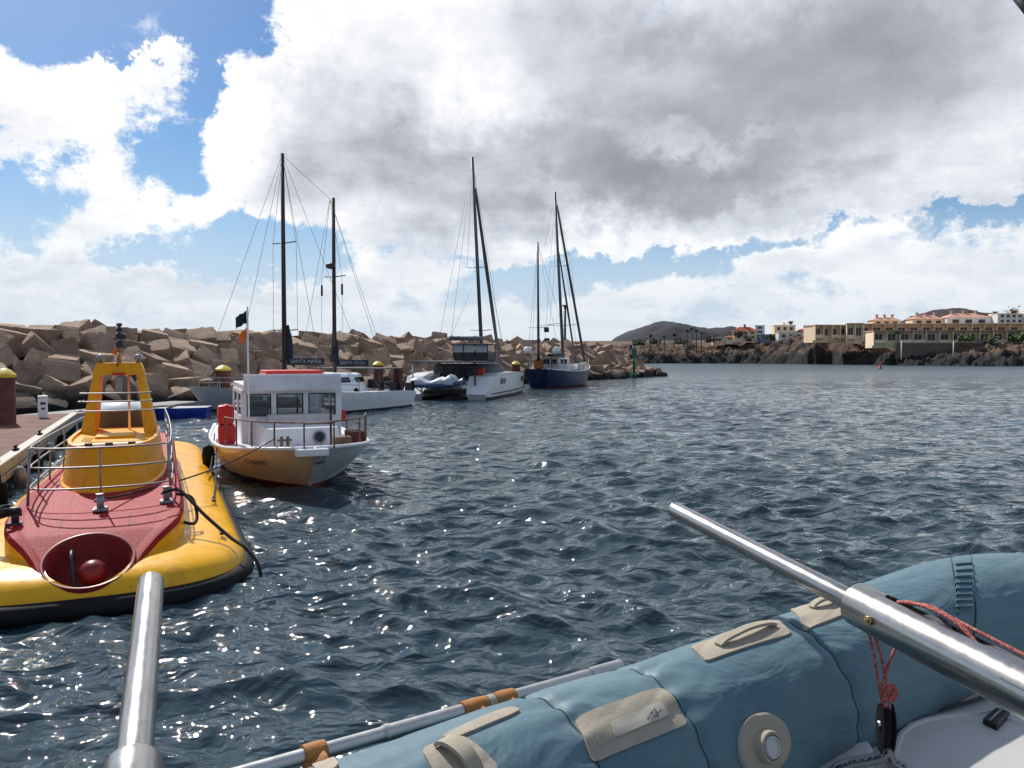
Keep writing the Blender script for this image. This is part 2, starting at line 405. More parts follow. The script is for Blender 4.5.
M['block'] = block_mat('concrete_block', (.325, .228, .160))
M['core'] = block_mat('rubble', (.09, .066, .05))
def land_mat():
    m = bpy.data.materials.new('volcanic_land'); m.use_nodes = True; t = NT(m.node_tree); b = t.n['Principled BSDF']
    geo = t.new('ShaderNodeNewGeometry'); pos = geo.outputs['Position']
    sp = t.new('ShaderNodeSeparateXYZ'); t.put(sp.inputs[0], geo.outputs['Normal']); pz = t.new('ShaderNodeSeparateXYZ'); t.put(pz.inputs[0], pos)
    n = t.noise(pos, .06, 8, .7); n2 = t.noise(pos, .5, 8, .7)
    soil = t.ramp(n, [(.3, (.045, .028, .019)), (.5, (.10, .058, .037)), (.60, (.20, .12, .072)), (.68, (.05, .048, .026))])
    soil = t.mix(t.mr(n2, .48, .66), soil, (.035, .036, .02))
    rock = t.ramp(n2, [(.3, (.003, .003, .004)), (.58, (.009, .008, .008)), (.78, (.035, .028, .025))])
    z = t.m('ADD', pz.outputs[2], t.m('MULTIPLY', t.m('SUBTRACT', n2, .5), 5.))
    f = t.m('MULTIPLY', t.mr(sp.outputs[2], .55, .85), t.mr(z, 3., 6.5))
    c = t.mix(f, rock, soil)
    t.l.new(c, b.inputs['Base Color']); b.inputs['Roughness'].default_value = .95
    bn = t.new('ShaderNodeBump'); bn.inputs['Strength'].default_value = 1.; bn.inputs['Distance'].default_value = .5
    t.l.new(n2, bn.inputs['Height']); t.l.new(bn.outputs[0], b.inputs['Normal']); return m
M['land'] = land_mat()
M['hill'] = mat('far_hill', (.028, .029, .038), .95, var=.25, vs=.012)
M['hill2'] = mat('far_brown_hill', (.034, .029, .030), .95, var=.35, vs=.02)
M['pavers'] = mat('dock_planks', (.17, .095, .072), .75, var=.2, vs=2.5)
def dock_mat():
    m = bpy.data.materials.new('dock_planks'); m.use_nodes = True; t = NT(m.node_tree); b = t.n['Principled BSDF']
    oc = t.new('ShaderNodeTexCoord').outputs['Object']
    br = t.new('ShaderNodeTexBrick'); t.l.new(oc, br.inputs['Vector']); br.inputs['Scale'].default_value = 1.; br.inputs['Mortar Size'].default_value = .008
    br.inputs['Brick Width'].default_value = 2.6; br.inputs['Row Height'].default_value = .14; br.offset = 0
    n = t.noise(oc, 1.2, 6, .6)
    c = t.ramp(n, [(.3, (.085, .040, .028)), (.5, (.16, .074, .052)), (.72, (.21, .115, .085))])
    c = t.mix(t.m('MULTIPLY', br.outputs['Fac'], .8), c, (.04, .025, .02))
    t.l.new(c, b.inputs['Base Color']); b.inputs['Specular IOR Level'].default_value = .15; b.inputs['Roughness'].default_value = .8; return m
M['dock'] = dock_mat()
M['dockedge'] = mat('dock_frame', (.34, .30, .25), .6, var=.15, vs=3, stain=((.2, .15, .1), .6), ss=2)
M['concrete'] = mat('grey_concrete', (.26, .25, .24), .85, var=.15, vs=2)

def cover_mat():
    m = bpy.data.materials.new('blue_tube_cover'); m.use_nodes = True; t = NT(m.node_tree); b = t.n['Principled BSDF']
    oc = t.new('ShaderNodeTexCoord').outputs['Object']
    n = t.noise(oc, 2.6, 6, .6)
    c = t.ramp(n, [(.3, (.056, .128, .163)), (.5, (.072, .152, .188)), (.7, (.098, .185, .213))])
    t.l.new(c, b.inputs['Base Color']); b.inputs['Roughness'].default_value = .55; b.inputs['Sheen Weight'].default_value = .15
    mp = t.new('ShaderNodeMapping'); t.put(mp.inputs[0], oc); mp.inputs['Scale'].default_value = (1.0, 1.6, 3.2); mp.inputs['Rotation'].default_value = (.3, .5, .3)
    b1 = t.new('ShaderNodeBump'); b1.inputs['Strength'].default_value = .5; b1.inputs['Distance'].default_value = .03
    t.l.new(t.noise(mp.outputs[0], 3.0, 3, .5, 1.6), b1.inputs['Height'])
    b2 = t.new('ShaderNodeBump'); b2.inputs['Strength'].default_value = .25; b2.inputs['Distance'].default_value = .001
    t.l.new(t.noise(oc, 420, 2, .6), b2.inputs['Height']); t.l.new(b1.outputs[0], b2.inputs['Normal'])
    t.l.new(b2.outputs[0], b.inputs['Normal']); return m
M['cover'] = cover_mat()
def redrope_mat():
    m = bpy.data.materials.new('red_braided_rope'); m.use_nodes = True; t = NT(m.node_tree); b = t.n['Principled BSDF']
    oc = t.new('ShaderNodeTexCoord').outputs['Object']
    c = t.ramp(t.noise(oc, 190, 3, .7), [(.4, (.30, .04, .035)), (.55, (.44, .12, .09)), (.66, (.55, .38, .32))])
    t.l.new(c, b.inputs['Base Color']); b.inputs['Roughness'].default_value = .8
    bn = t.new('ShaderNodeBump'); bn.inputs['Strength'].default_value = .7; bn.inputs['Distance'].default_value = .002
    t.l.new(t.noise(oc, 260, 2, .6), bn.inputs['Height']); t.l.new(bn.outputs[0], b.inputs['Normal']); return m
M['redrope'] = redrope_mat()

# ------------------------------------------------------------------ water
def build_water():
    rng = np.random.RandomState(5)
    th = []
    a = -180.
    while a < 180 - 1e-6:
        th.append(a); a += .11 if -40 <= a < 40 else (.75 if -70 <= a < 70 else 5.)
    th = np.radians(np.array(th)); n = len(th)
    r = [1.2]
    while r[-1] < 9000: r.append(r[-1] * (1.0056 if r[-1] < 130 else 1.05) if r[-1] > 4.5 else r[-1]*1.04)
    r = np.array(r); k = len(r)
    R, T = np.meshgrid(r, th, indexing='ij')
    X = R*np.sin(T); Y = R*np.cos(T); Z = np.zeros_like(X)
    DX = np.zeros_like(X); DY = np.zeros_like(X)
    sp = np.maximum(R*.0056, .03)
    for i in range(110):
        lam = .34 * (7/.34) ** (rng.rand()**1.4)
        ang = math.radians(-100) + rng.randn()*.62
        kx, ky = math.cos(ang)*2*PI/lam, math.sin(ang)*2*PI/lam
        amp = .0070 * lam**.72 if lam < 1.2 else .0070*1.2**.72
        ph = rng.rand()*2*PI
        att = np.clip((lam/sp - 2.4)/3, 0, 1)
        p = kx*X + ky*Y + ph
        Z += amp*att*np.sin(p); q = amp*att*np.cos(p)*.9
        DX += q*kx*lam/(2*PI); DY += q*ky*lam/(2*PI)
    # patchiness
    Z *= 1 + .35*np.sin(X*.13+Y*.07)*np.sin(Y*.11-X*.05)
    Xd = X + DX*.8; Yd = Y + DY*.8
    verts = np.stack([Xd, Yd, Z], -1).reshape(-1, 3)
    idx = np.arange(k*n).reshape(k, n)
    a0 = idx[:-1, :]; b0 = np.roll(idx, -1, 1)[:-1, :]; c0 = np.roll(idx, -1, 1)[1:, :]; d0 = idx[1:, :]
    faces = np.stack([a0, d0, c0, b0], -1).reshape(-1, 4)
    # centre disc
    verts = np.vstack([verts, [[0, 0, 0]]]); cidx = len(verts)-1
    tri = np.stack([np.full(n, cidx), idx[0], np.roll(idx[0], -1)], -1)
    me = bpy.data.meshes.new('water')
    nf, nt = len(faces), len(tri)
    me.vertices.add(len(verts)); me.vertices.foreach_set('co', verts.astype(np.float32).ravel())
    me.loops.add(nf*4 + nt*3); me.loops.foreach_set('vertex_index', np.concatenate([faces.ravel(), tri[:, ::-1].ravel()]).astype(np.int32))
    me.polygons.add(nf+nt)
    me.polygons.foreach_set('loop_start', np.concatenate([np.arange(nf)*4, nf*4+np.arange(nt)*3]).astype(np.int32))
    me.polygons.foreach_set('use_smooth', np.ones(nf+nt, dtype=bool))
    me.update(calc_edges=True); me.validate()
    o = obj('water', me, M['water']); o['kind'] = 'structure'
    return o
build_water()

# ------------------------------------------------------------------ far coast
def ip(x, xs, ys): return float(np.interp(x, xs, ys))
CP = [560, 600, 640, 700, 760, 800, 815, 835, 870, 900, 960, 1024, 1120, 1300]
CYS = [430, 400, 388, 386, 372, 352, 346, 342, 318, 296, 274, 262, 250, 240]      # distance of the shoreline
CZC = [6, 8, 9.0, 9.6, 10.5, 12.6, 13.0, 10., 6.4, 5.4, 5.0, 5.0, 5, 5]          # height of the rock edge
CST = [26, 26, 26, 26, 24, 15, 11, 12, 20, 20, 18, 18, 18, 18]
CZB = [8, 10, 11.5, 12.5, 12.8, 13.2, 13.2, 12.6, 10.6, 9.4, 9.2, 9.2, 9.2, 9.2]  # height of the land behind
def land_z(X, Y):
    px = 512 + F*X/Y
    ys = ip(px, CP, CYS) + 3*mn.fractal(Vector((px*.06, 0, 3)), 1., 2., 4); st_ = ip(px, CP, CST)
    t = Y - ys
    zc = ip(px, CP, CZC); zb = ip(px, CP, CZB)
    if t < 0: return -1.5 + max(t, -6)*.3
    k = min(t/st_, 1)
    z = -1.2 + (zc+1.2)*(k**.62)
    if t > st_: z = zc + (zb-zc)*min((t-st_)/20, 1)
    if t > 60: z += (t-60)*.022
    am = 2.3 if t < 30 else (2.3 - min((t-30)/14, 1)*1.9)
    z += am*min(t/3+.3, 1)*mn.fractal(Vector((X*.14, Y*.22, z*.1)), .7, 2.1, 6)
    z += .7*(1 if t < 26 else .2)*mn.fractal(Vector((X*.6, Y*.6, 5.)), .8, 2.1, 3)
    return z
bm = NB(); rows = []
pxs = np.concatenate([np.arange(560, 1060, 1.35), np.arange(1060, 1300, 6)])
ts = list(np.arange(-10, 34, 1.3)) + [36, 40, 45, 52, 60, 75, 95, 130, 180, 260, 400, 700, 1200, 2200, 3500]
for t in ts:
    row = []
    for px in pxs:
        Y = ip(px, CP, CYS) + t; X = (px-512)/F*Y; row.append(bm.verts.new((X, Y, land_z(X, Y))))
    rows.append(row)
for a, b in zip(rows, rows[1:]):
    for i in range(len(a)-1): bm.faces.new((a[i], a[i+1], b[i+1], b[i])).smooth = True
tag(obj('terrain', bm, M['land']), kind='structure')

def hill(name, X, Y, hgt, rx, ry, m, seed, flat=2.2):
    bm = NB(); N = 90
    g = [[None]*(N+1) for _ in range(N//2+1)]
    for j in range(N//2+1):
        for i in range(N+1):
            u = i/N*2-1; v = j/(N//2)*2-1
            d = math.sqrt(u*u+v*v)
            z = hgt*max(0, 1-d**flat)**1.15 if d < 1 else 0
            z += hgt*.07*mn.fractal(Vector((u*3+seed, v*3, seed)), .8, 2, 5)*(1 if d < 1 else 0)
            g[j][i] = bm.verts.new((X+u*rx, Y+v*ry, z-2))
    for j in range(N//2):
        for i in range(N): bm.faces.new((g[j][i], g[j][i+1], g[j+1][i+1], g[j+1][i])).smooth = True
    tag(obj(name, bm, m), kind='structure')
def hx(px, d): return (px-512)/F*d
hill('hill', hx(670, 1900), 1900, 91, 215, 260, M['hill'], 1.3, 2.0)
hill('hill', hx(722, 2100), 2100, 86, 150, 200, M['hill'], 4.1, 2.4)
hill('hill', hx(955, 1500), 1500, 100, 210, 220, M['hill2'], 7.7, 2.0)

# ------------------------------------------------------------------ breakwater
A = Vector((-34, 38, 0)); DR = Vector((.532, .847, 0)); NR = Vector((-.847, .532, 0)); SE = 105.
bm = NB(); R = []
prof = [(-3, -2.5), (0, -1.2), (2, .2), (4, 1.6), (6, 3.0), (8, 4.1), (11, 4.2), (14, 3.0), (22, -2.5)]
for s in np.arange(-30, SE+.1, 1.5):
    R.append([A + DR*s + NR*q + Vector((0, 0, z + .35*mn.noise(Vector((s, q, 0))))) for q, z in prof])
for k in range(1, 13):
    an = k/12*PI; c = A + DR*SE + NR*9.5
    R.append([c + (-NR*math.cos(an) + DR*math.sin(an))*(9.5-q) + Vector((0, 0, z)) if q < 9.5 else c + Vector((0, 0, 4.1)) for q, z in prof])
loft(bm, R, closed=False)
tag(obj('rubble_slope', fix(bm), M['core']), kind='structure')
def cube_mesh(sd, rock=False):
    rg = random.Random(sd); bm = NB()
    s = (1, rg.uniform(.88, 1.0), rg.uniform(.82, .98)) if not rock else (1, .8, .65)
    bmesh.ops.create_cube(bm, size=1.0)
    for v in bm.verts: v.co = Vector((v.co.x*s[0], v.co.y*s[1], v.co.z*s[2])) * rg.uniform(.96, 1.02 if not rock else 1.2)
    bmesh.ops.subdivide_edges(bm, edges=bm.edges, cuts=5, use_grid_fill=True)
    for v in bm.verts:
        n = v.co.normalized(); m_ = max(abs(v.co.x)/s[0], abs(v.co.y)/s[1], abs(v.co.z)/s[2])
        edge = sum(abs(c)/q > .46 for c, q in zip(v.co, s))
        v.co -= n*(.012*max(0, edge-1))
        if edge >= 2: v.co -= n*.05*max(0, mn.noise(v.co*5 + Vector((sd, 0, 0)))-.12)*2
        v.co += n*(.004 if not rock else .07)*mn.noise(v.co*(4 if not rock else 2.5) + Vector((sd*3, 1, 0)))
        if rock: v.co = v.co.lerp(n*.55, .45)
    me = bpy.data.meshes.new('concrete_block'); bm.to_mesh(me); bm.free()
    me.materials.append(M['block'] if not rock else M['core'])
    if rock:
        for p in me.polygons: p.use_smooth = True
    return me
BM = [cube_mesh(i) for i in range(8)]
def zone(px):
    return ('of the breakwater beyond the wooden dock' if px < 95 else 'of the breakwater behind the submarine tower' if px < 165 else
            'of the breakwater between submarine and fishing boat' if px < 245 else 'of the breakwater behind the two masted catamaran' if px < 400 else
            'of the breakwater behind the modern catamaran' if px < 528 else 'of the breakwater behind the blue ketch' if px < 592 else 'of the breakwater head by the green beacon')
PLAN = []
def add_block(p, size, row, rg, flatness=1.):
    me = rg.choice(BM)
    sc = Vector((size*rg.uniform(.94, 1.22), size*rg.uniform(.9, 1.06), size*rg.uniform(.85, 1.0)))
    R_ = Matrix.Rotation(rg.uniform(.0, .45), 3, DR) @ Euler((rg.gauss(0, .36)*flatness, rg.gauss(0, .36)*flatness, rg.uniform(0, PI))).to_matrix()
    PLAN.append((size/Vector(p).length, p, sc, R_, me, row))
rg = random.Random(4)
for row, (q, z, nm) in enumerate([(-.3, .1, 'waterline row'), (1.2, .85, 'lower rows'), (2.7, 1.75, 'lower rows'), (4.2, 2.7, 'upper rows'), (5.7, 3.6, 'upper rows'), (7.3, 4.3, 'crest'), (9.2, 4.65, 'crest')]):
    t_s = 4. + (row % 2)*1.0
    while t_s < SE + 1:
        size = rg.uniform(1.85, 2.3)
        j = Vector((rg.uniform(-.22, .22), rg.uniform(-.22, .22), rg.uniform(-.15, .2)))
        add_block(A + DR*t_s + NR*q + Vector((0, 0, z)) + j, size, nm, rg)
        t_s += size*rg.uniform(.93, 1.06)
for ring, (rad, z, n_, nm) in enumerate([(9.4, .3, 10, 'waterline row'), (7.4, 1.5, 9, 'lower rows'), (5.4, 2.7, 7, 'upper rows'), (3.3, 3.8, 5, 'crest'), (1.2, 4.4, 2, 'crest')]):
    for k in range(n_):
        an = (k+.6)/n_*PI*.72
        c = A + DR*SE + NR*9.4
        p = c + (-NR*math.cos(an) + DR*math.sin(an))*rad + Vector((rg.uniform(-.3, .3), 0, z + rg.uniform(-.2, .2)))
        add_block(p, rg.uniform(1.9, 2.3), nm, rg, 1.2)
PLAN.sort(key=lambda q: -q[0]); print('blocks', len(PLAN))
rest = NB()
for k, (_, p, sc, R_, me, row) in enumerate(PLAN):
    if k < 298:
        o = bpy.data.objects.new('concrete_block', me); COL.objects.link(o)
        o.location = p; o.scale = sc; o.rotation_euler = R_.to_euler()
        tag(o, f'concrete block in the {row} {zone(proj(p)[0])}', 'concrete block', 'concrete blocks of the breakwater')
    else:
        Mx = Matrix.Translation(p) @ R_.to_4x4() @ Matrix.Diagonal((*sc, 1)); n0 = len(rest.verts)
        rest.from_mesh(me); rest.verts.ensure_lookup_table()
        for v in rest.verts[n0:]: v.co = Mx @ v.co
tag(obj('concrete_blocks', rest, M['block']), 'farthest concrete blocks stacked toward the outer end of the breakwater', 'concrete blocks', None, 'stuff')
rk = [cube_mesh(50+i, True) for i in range(4)]
for i in range(16):
    an = PI*(.12 + .55*i/15); c = A + DR*SE + NR*9.4
    p = c + (-NR*math.cos(an) + DR*math.sin(an))*rg.uniform(10.6, 12.4); p.z = rg.uniform(-.2, .25)
    o = bpy.data.objects.new('boulder', rg.choice(rk)); COL.objects.link(o); o.location = p
    sc = rg.uniform(1.3, 2.3); o.scale = (sc*1.3, sc, sc*.8); o.rotation_euler = (rg.random(), rg.random(), rg.random()*6)
    tag(o, 'low dark wet boulder at the foot of the breakwater head', 'boulder', 'wet boulders at the breakwater head')

# ------------------------------------------------------------------ generic boat parts
def hull(bm, st, zb=.12, zk=-.5, sides=False):
    """st: (y_deck, y_wl, half_deck, half_wl, z_deck); bow first, transom last. mi: 0 left/topside, 1 bottom, 2 right topside, 3 deck"""
    rings = []
    for yd, yw, wd, ww, zd in st:
        pts = []
        half = [(1., wd, zd, yd), (.86, wd*1.0, zd-.10, yd+(yw-yd)*.08), (.5, ww+(wd-ww)*.62, zb+(zd-zb)*.5, yd+(yw-yd)*.5), (0, ww*1.02, zb, yw), (0, ww*.95, -.06, yw+.02), (0, ww*.6, zk*.75, yw+.15), (0, .0, zk, yw+.3)]
        L = [(-x, y, z) for _, x, z, y in half]; Rr = [(x, y, z) for _, x, z, y in half[:-1]][::-1]
        rings.append([Vector(p) for p in L + Rr])
    def mi(j, k):
        if k in (0, 1, 2): return 0
        if k in (3, 4, 5, 6, 7, 8): return 1
        if k in (9, 10, 11): return 2
        return 3
    n = len(rings[0])
    loft(bm, rings, True, True, True, 0, mi)
    bmesh.ops.remove_doubles(bm, verts=bm.verts, dist=1e-4)
    return fix(bm)
def wires(root, pairs, r=.012, m='wire', name='stay'):
    for a, b in pairs:
        b_ = NB(); tube(b_, [a, b], r, 5); obj(name, b_, M[m], root)
def simple(name, root, m, fn, smooth=False, label=None):
    b_ = NB(); fn(b_); return obj(name, fix(b_), m if isinstance(m, list) else M[m], root, smooth=smooth, sharp=40 if smooth else None, label=label)
def rot_of(a): return math.atan2(-a[0], a[1])

# ------------------------------------------------------------------ yellow submarine
sub = thing('submarine', 'big yellow tourist submarine with red deck and railed yellow tower', 'submarine', (-5.56, 9.8, 0), math.radians(23.8))
SL, SWD = 17.5, 2.10
def sub_out(tt, w_, front):      # plan outline, tt 0..1 all round
    pts = []
    e = 3.0
    for k in range(tt):
        a_ = 2*PI*k/tt; c, s_ = math.cos(a_), math.sin(a_)
        x = w_*math.copysign(abs(c)**(2/e), c)
        L_ = 2.1 if s_ < 0 else 2.6
        y = math.copysign(abs(s_)**(2/e), s_)
        y = 2.0 + y*(2.0+front) if s_ < 0 else SL-2.6 + y*(2.6+front)
        pts.append((x*(1-.008*max(0, y-2)), y))
    return pts
def sub_body(b_):
    rings = []
    for inset, z in [(.9, -.75), (.25, -.45), (.03, -.1), (0, .12), (.02, .21), (.08, .31), (.18, .385), (.32, .44), (.55, .485), (1.0, .515), (1.5, .53)]:
        rings.append([Vector((x, y, z)) for x, y in sub_out(96, SWD-inset, .02-inset)])
    loft(b_, rings, True, True, True)
hullo = simple('pontoon_hull', sub, 'yellow', sub_body, smooth=True)
# rubber fender round the waterline
b_ = NB(); ol = sub_out(110, SWD+.0, .05); tube(b_, [(x, y, .03) for x, y in ol], .145, 8, closed=True); obj('rubber_fender', b_, M['black'], sub, smooth=True)
def zdeck(y): return float(np.interp(y, [-.2, .05, 1.15, 1.8, 3.3, 6, 13, 15], [.20, .29, .79, .90, 1.02, 1.04, 1.04, 1.0]))
def wdeck(y): return float(np.interp(y, [.05, .35, .62, .9, 1.15, 1.45, 1.9, 2.4, 3.3, 6, 11, 13, 14.2], [.33, .55, .66, .82, 1.0, 1.11, 1.17, 1.18, 1.15, 1.08, 1.02, .9, .6]))
ys_ = list(np.arange(.30, 2.6, .06)) + list(np.arange(2.6, 14.3, .3))
fr = [-1, -.97, -.86, -.83] + list(np.linspace(-.75, .75, 9)) + [.83, .86, .97, 1]
def raised(b_):
    rings = []
    for y in ys_:
        w_ = wdeck(y); z = zdeck(y)
        rings.append([Vector((w_*1.03, y, .3)), Vector((-w_*1.03, y, .3)), Vector((-w_*1.02, y, z-.05)), Vector((w_*1.02, y, z-.05))])
    loft(b_, rings, True, True, True)
mid = simple('raised_hull', sub, 'yellow', raised, smooth=True)
def reddeck(b_):
    rings = []
    for y in ys_:
        w_ = wdeck(y)+.03; z = zdeck(y)
        top = [Vector((w_*f, y, z + (.012 if abs(f) > .84 and abs(f) < .99 else 0) - (.02 if abs(f) == 1 else 0))) for f in fr]
        bot = [Vector((w_, y, z-.075)), Vector((-w_, y, z-.075))]
        rings.append(top + bot)
    def mi(j, k):
        return 0 if 3 <= k <= len(fr)-5 else 1
    loft(b_, rings, True, True, True, 1, mi)
rdk = simple('red_deck', sub, [M['deck'], M['redtrim']], reddeck)
# the round well in the nose
TL = math.radians(27); WC = Vector((0, .50, .53)); WR = .525
Mw = Matrix.Translation(WC) @ Matrix.Rotation(TL, 4, 'X')
def cyl(r0, r1, z0, z1, n=48):
    b2 = NB(); lathe(b2, [(r0, z0), (r1, z1)], n)
    for v in b2.verts: v.co = Mw @ v.co
    return b2
for o_ in (rdk, mid, hullo): boolean(o_, cyl(WR-.012, WR-.012, -.62, .9))
for o_ in (hullo, rdk, mid):
    for p in o_.data.polygons: p.use_smooth = True
    try: o_.data.set_sharp_from_angle(angle=math.radians(38))
    except Exception: pass
b_ = NB(); lathe(b_, [(WR+.05, -.42), (WR+.055, -.03), (WR+.045, .018), (WR+.03, .022), (WR+.012, .015), (WR-.005, -.02), (WR-.06, -.30), (WR-.2, -.44), (0, -.46)], 56)
for v in b_.verts: v.co = Mw @ v.co
well = obj('nose_well', b_, M['bucket'], sub, smooth=True, sharp=40)
b_ = NB(); bmesh.ops.create_uvsphere(b_, u_segments=32, v_segments=16, radius=.18)
for v in b_.verts: v.co = Mw @ (v.co + Vector((.04, -.03, -.20)))
obj('red_dome', b_, mat('red_dome_paint', (.20, .012, .015), .4), well, smooth=True)
b_ = NB(); tube(b_, [Mw @ Vector(p) for p in [(-.24, .36, -.30), (-.24, .30, -.05), (-.23, .18, -.06), (-.16, -.30, -.25)]], .028, 8)
obj('wiper_arm', b_, M['dark'], well, smooth=True)
# tower drum
def oval(w_, y0, y1, z, n=40, e=2.6):
    out_ = []
    for k in range(n):
        a_ = 2*PI*k/n; c, s_ = math.cos(a_), math.sin(a_)
        out_.append(Vector((w_*math.copysign(abs(c)**(2/e), c), (y0+y1)/2 + (y1-y0)/2*math.copysign(abs(s_)**(2/e), s_), z)))
    return out_
def drum(b_):
    loft(b_, [oval(.92, 3.22, 9.4, 1.0), oval(.915, 3.23, 9.4, 1.045), oval(.87, 3.28, 9.3, 1.065), oval(.84, 3.32, 9.2, 1.25), oval(.78, 3.45, 9.1, 1.70), oval(.78, 3.44, 9.1, 1.76), oval(.72, 3.52, 9.0, 1.76), oval(.71, 3.53, 9.0, 1.45)], True, False, True)
drumo = simple('tower_drum', sub, 'tower', drum, smooth=True)
# A-shaped arch above the drum
def arch(b_):
    zb_, zt = 1.45, 3.17
    def w_at(z): return np.interp(z, [zb_, zt], [.77, .44])
    y0, y1 = 6.7, 8.1
    for sx_ in (-1, 1):
        rings = []
        for z in np.linspace(zb_, 2.92, 8):
            wo = w_at(z); wi = wo - np.interp(z, [zb_, 2.92], [.27, .14])
            t_ = (z-zb_)/(zt-zb_); ya, yb = y0 + .30*t_, y1 - .35*t_
            rings.append([Vector((sx_*wo, ya+.05, z)), Vector((sx_*(wo-.05), ya, z)), Vector((sx_*wi, ya, z)), Vector((sx_*wi, yb, z)), Vector((sx_*(wo-.05), yb, z)), Vector((sx_*wo, yb-.05, z))])
        loft(b_, rings, True, True, True)
    rings = []
    for z in (2.918, 3.10, 3.17, 3.175):
        wo = w_at(z) - (.03 if z > 3.15 else 0) - (.05 if z > 3.172 else 0); t_ = (z-zb_)/(zt-zb_); ya, yb = y0+.30*t_, y1-.35*t_
        rings.append([Vector((-wo, ya, z)), Vector((wo, ya, z)), Vector((wo, yb, z)), Vector((-wo, yb, z))])
    loft(b_, rings, True, True, True)
archo = simple('tower_arch', sub, 'tower', arch, smooth=True)
archo.data.set_sharp_from_angle(angle=math.radians(40))
for sx_ in (-1, 1):
    b_ = NB(); lathe(b_, [(.05, 3.17), (.05, 3.2), (.075, 3.22), (.08, 3.30), (.05, 3.35), (0, 3.36)], 14, (sx_*.36, 7.3, 0)); obj('lamp', b_, M['galv'], archo, smooth=True)
b_ = NB(); tube(b_, [(.0, 7.4, 3.17), (.0, 7.4, 3.98)], .035, 10); obj('sensor_pole', b_, M['galv'], archo)
b_ = NB()
for z, r_, h_ in ((3.50, .075, .15), (3.70, .085, .12), (3.86, .075, .08), (3.97, .06, .07)): lathe(b_, [(r_*.7, z), (r_, z+.02), (r_, z+h_-.02), (r_*.6, z+h_)], 12, (0, 7.4, 0))
box(b_, (.09, 7.38, 3.74), (.10, .12, .12), bev=.02)
obj('navigation_light', b_, M['dark'], archo, smooth=False)
b_ = NB(); box(b_, (-.08, 7.36, 3.42), (.10, .05, .14), rot=(0, .4, 0)); obj('orange_pennant', b_, M['orange'], archo)
b_ = NB(); box(b_, (0, 6.95, 2.94), (.24, .10, .06), bev=.01); box(b_, (0, 6.95, 2.70), (.15, .14, .36), bev=.04, mi=1); obj('horn', b_, [M['red'], M['galv']], archo)
b_ = NB(); tube(b_, [(.16, 7.5, 1.5), (.16, 7.5, 2.95)], .025, 8); obj('hatch_pole', b_, M['whitesolid'], archo)
b_ = NB(); tube(b_, [(-.02, 6.95, 3.1), (.0, 6.93, 3.3), (-.03, 7.36, 3.45)], .014, 6); obj('cable', b_, M['dark'], archo)
# small hoops round the arch foot
for z, w_, y0 in ((2.58, .62, 5.9), (2.42, .64, 5.8), (2.24, .66, 5.7)):
    b_ = NB(); pts = [(-w_, y0+.9, z-.02), (-w_, y0+.1, z), (-w_*.9, y0-.02, z), (0, y0-.12, z), (w_*.9, y0-.02, z), (w_, y0+.1, z), (w_, y0+.9, z-.02)]
    tube(b_, cat(pts, 5), .0145, 7); obj('arch_hoop', b_, M['galv'], archo)
b_ = NB(); loft(b_, [oval(.74, 3.5, 9.02, 1.68), oval(.74, 3.5, 9.02, 1.70)], True, True, True); obj('bridge_floor', fix(b_), M['tower'], drumo)
b_ = NB(); box(b_, (0, 8.3, 1.85), (1.0, .12, .5), bev=.03); obj('windbreak', b_, M['awning'], drumo)
b_ = NB(); box(b_, (0, 5.9, 1.72), (.7, .7, .07), bev=.02); obj('hatch_cover', b_, M['tower'], drumo)
# hatch coaming seen over the drum rim: white instrument strip and small items
b_ = NB(); box(b_, (.0, 3.95, 1.74), (1.1, .10, .07), bev=.02)
obj('white_console', b_, M['whitesolid'], drumo)
b_ = NB()
for x in (-.3, .02, .38): box(b_, (x, 3.88, 1.76), (.12, .06, .08), bev=.015)
obj('dark_gauge', b_, M['dark'], drumo)
# deck railings
RY = [2.55, 3.6, 5.0, 6.6, 8.4, 10.2, 12.2]
def railpath(z, w0, y0):
    w0 *= .86; P_ = [(-w0*.80, 12.2, z+.0), (-w0*.93, 8.4, z), (-w0, 5.0, z), (-w0, 3.6, z), (-w0*.99, y0+.35, z), (-w0*.90, y0+.03, z), (-w0*.4, y0-.18, z), (w0*.4, y0-.18, z), (w0*.90, y0+.03, z), (w0*.99, y0+.35, z), (w0, 3.6, z), (w0, 5.0, z), (w0*.93, 8.4, z), (w0*.80, 12.2, z)]
    return cat(P_, 6)
zr = (1.24, 1.57, 1.87)
for z in zr:
    b_ = NB(); tube(b_, railpath(z, 1.20-.03*(z-1.2), 2.52+.10*(z-1.2)), .0145, 8); obj('rail', b_, M['galv'], sub)
for i, y in enumerate(RY):
    for sx_ in (-1, 1):
        w_ = 1.025*np.interp(y, [2.5, 5, 8.4, 12.2], [.97, 1., .93, .80])
        b_ = NB(); tube(b_, [(sx_*w_*1.02, y, .98), (sx_*w_*.985, y+.03, 1.88)], .021 if i == 0 else .015, 8); obj('stanchion', b_, M['galv'], sub)
b_ = NB(); tube(b_, [(0, 2.36, 1.0), (0, 2.40, 1.88)], .014, 8); obj('stanchion', b_, M['galv'], sub)
def cleat(x, y, z):
    b_ = NB(); box(b_, (x, y, z+.02), (.20, .26, .04), bev=.01)
    tube(b_, [(x, y, z), (x, y, z+.24)], .050, 12); tube(b_, [(x-.085, y, z+.15), (x+.085, y, z+.15)], .026, 8)
    lathe(b_, [(.062, z+.24), (.066, z+.26), (.0, z+.27)], 12, (x, y, 0)); return b_
obj('bollard', cleat(.02, 2.05, .93), M['galv'], sub, smooth=False)
obj('bollard', cleat(.95, 2.3, .94), M['galv'], sub)
obj('bollard', cleat(-1.05, 1.75, .86), M['dark'], sub)
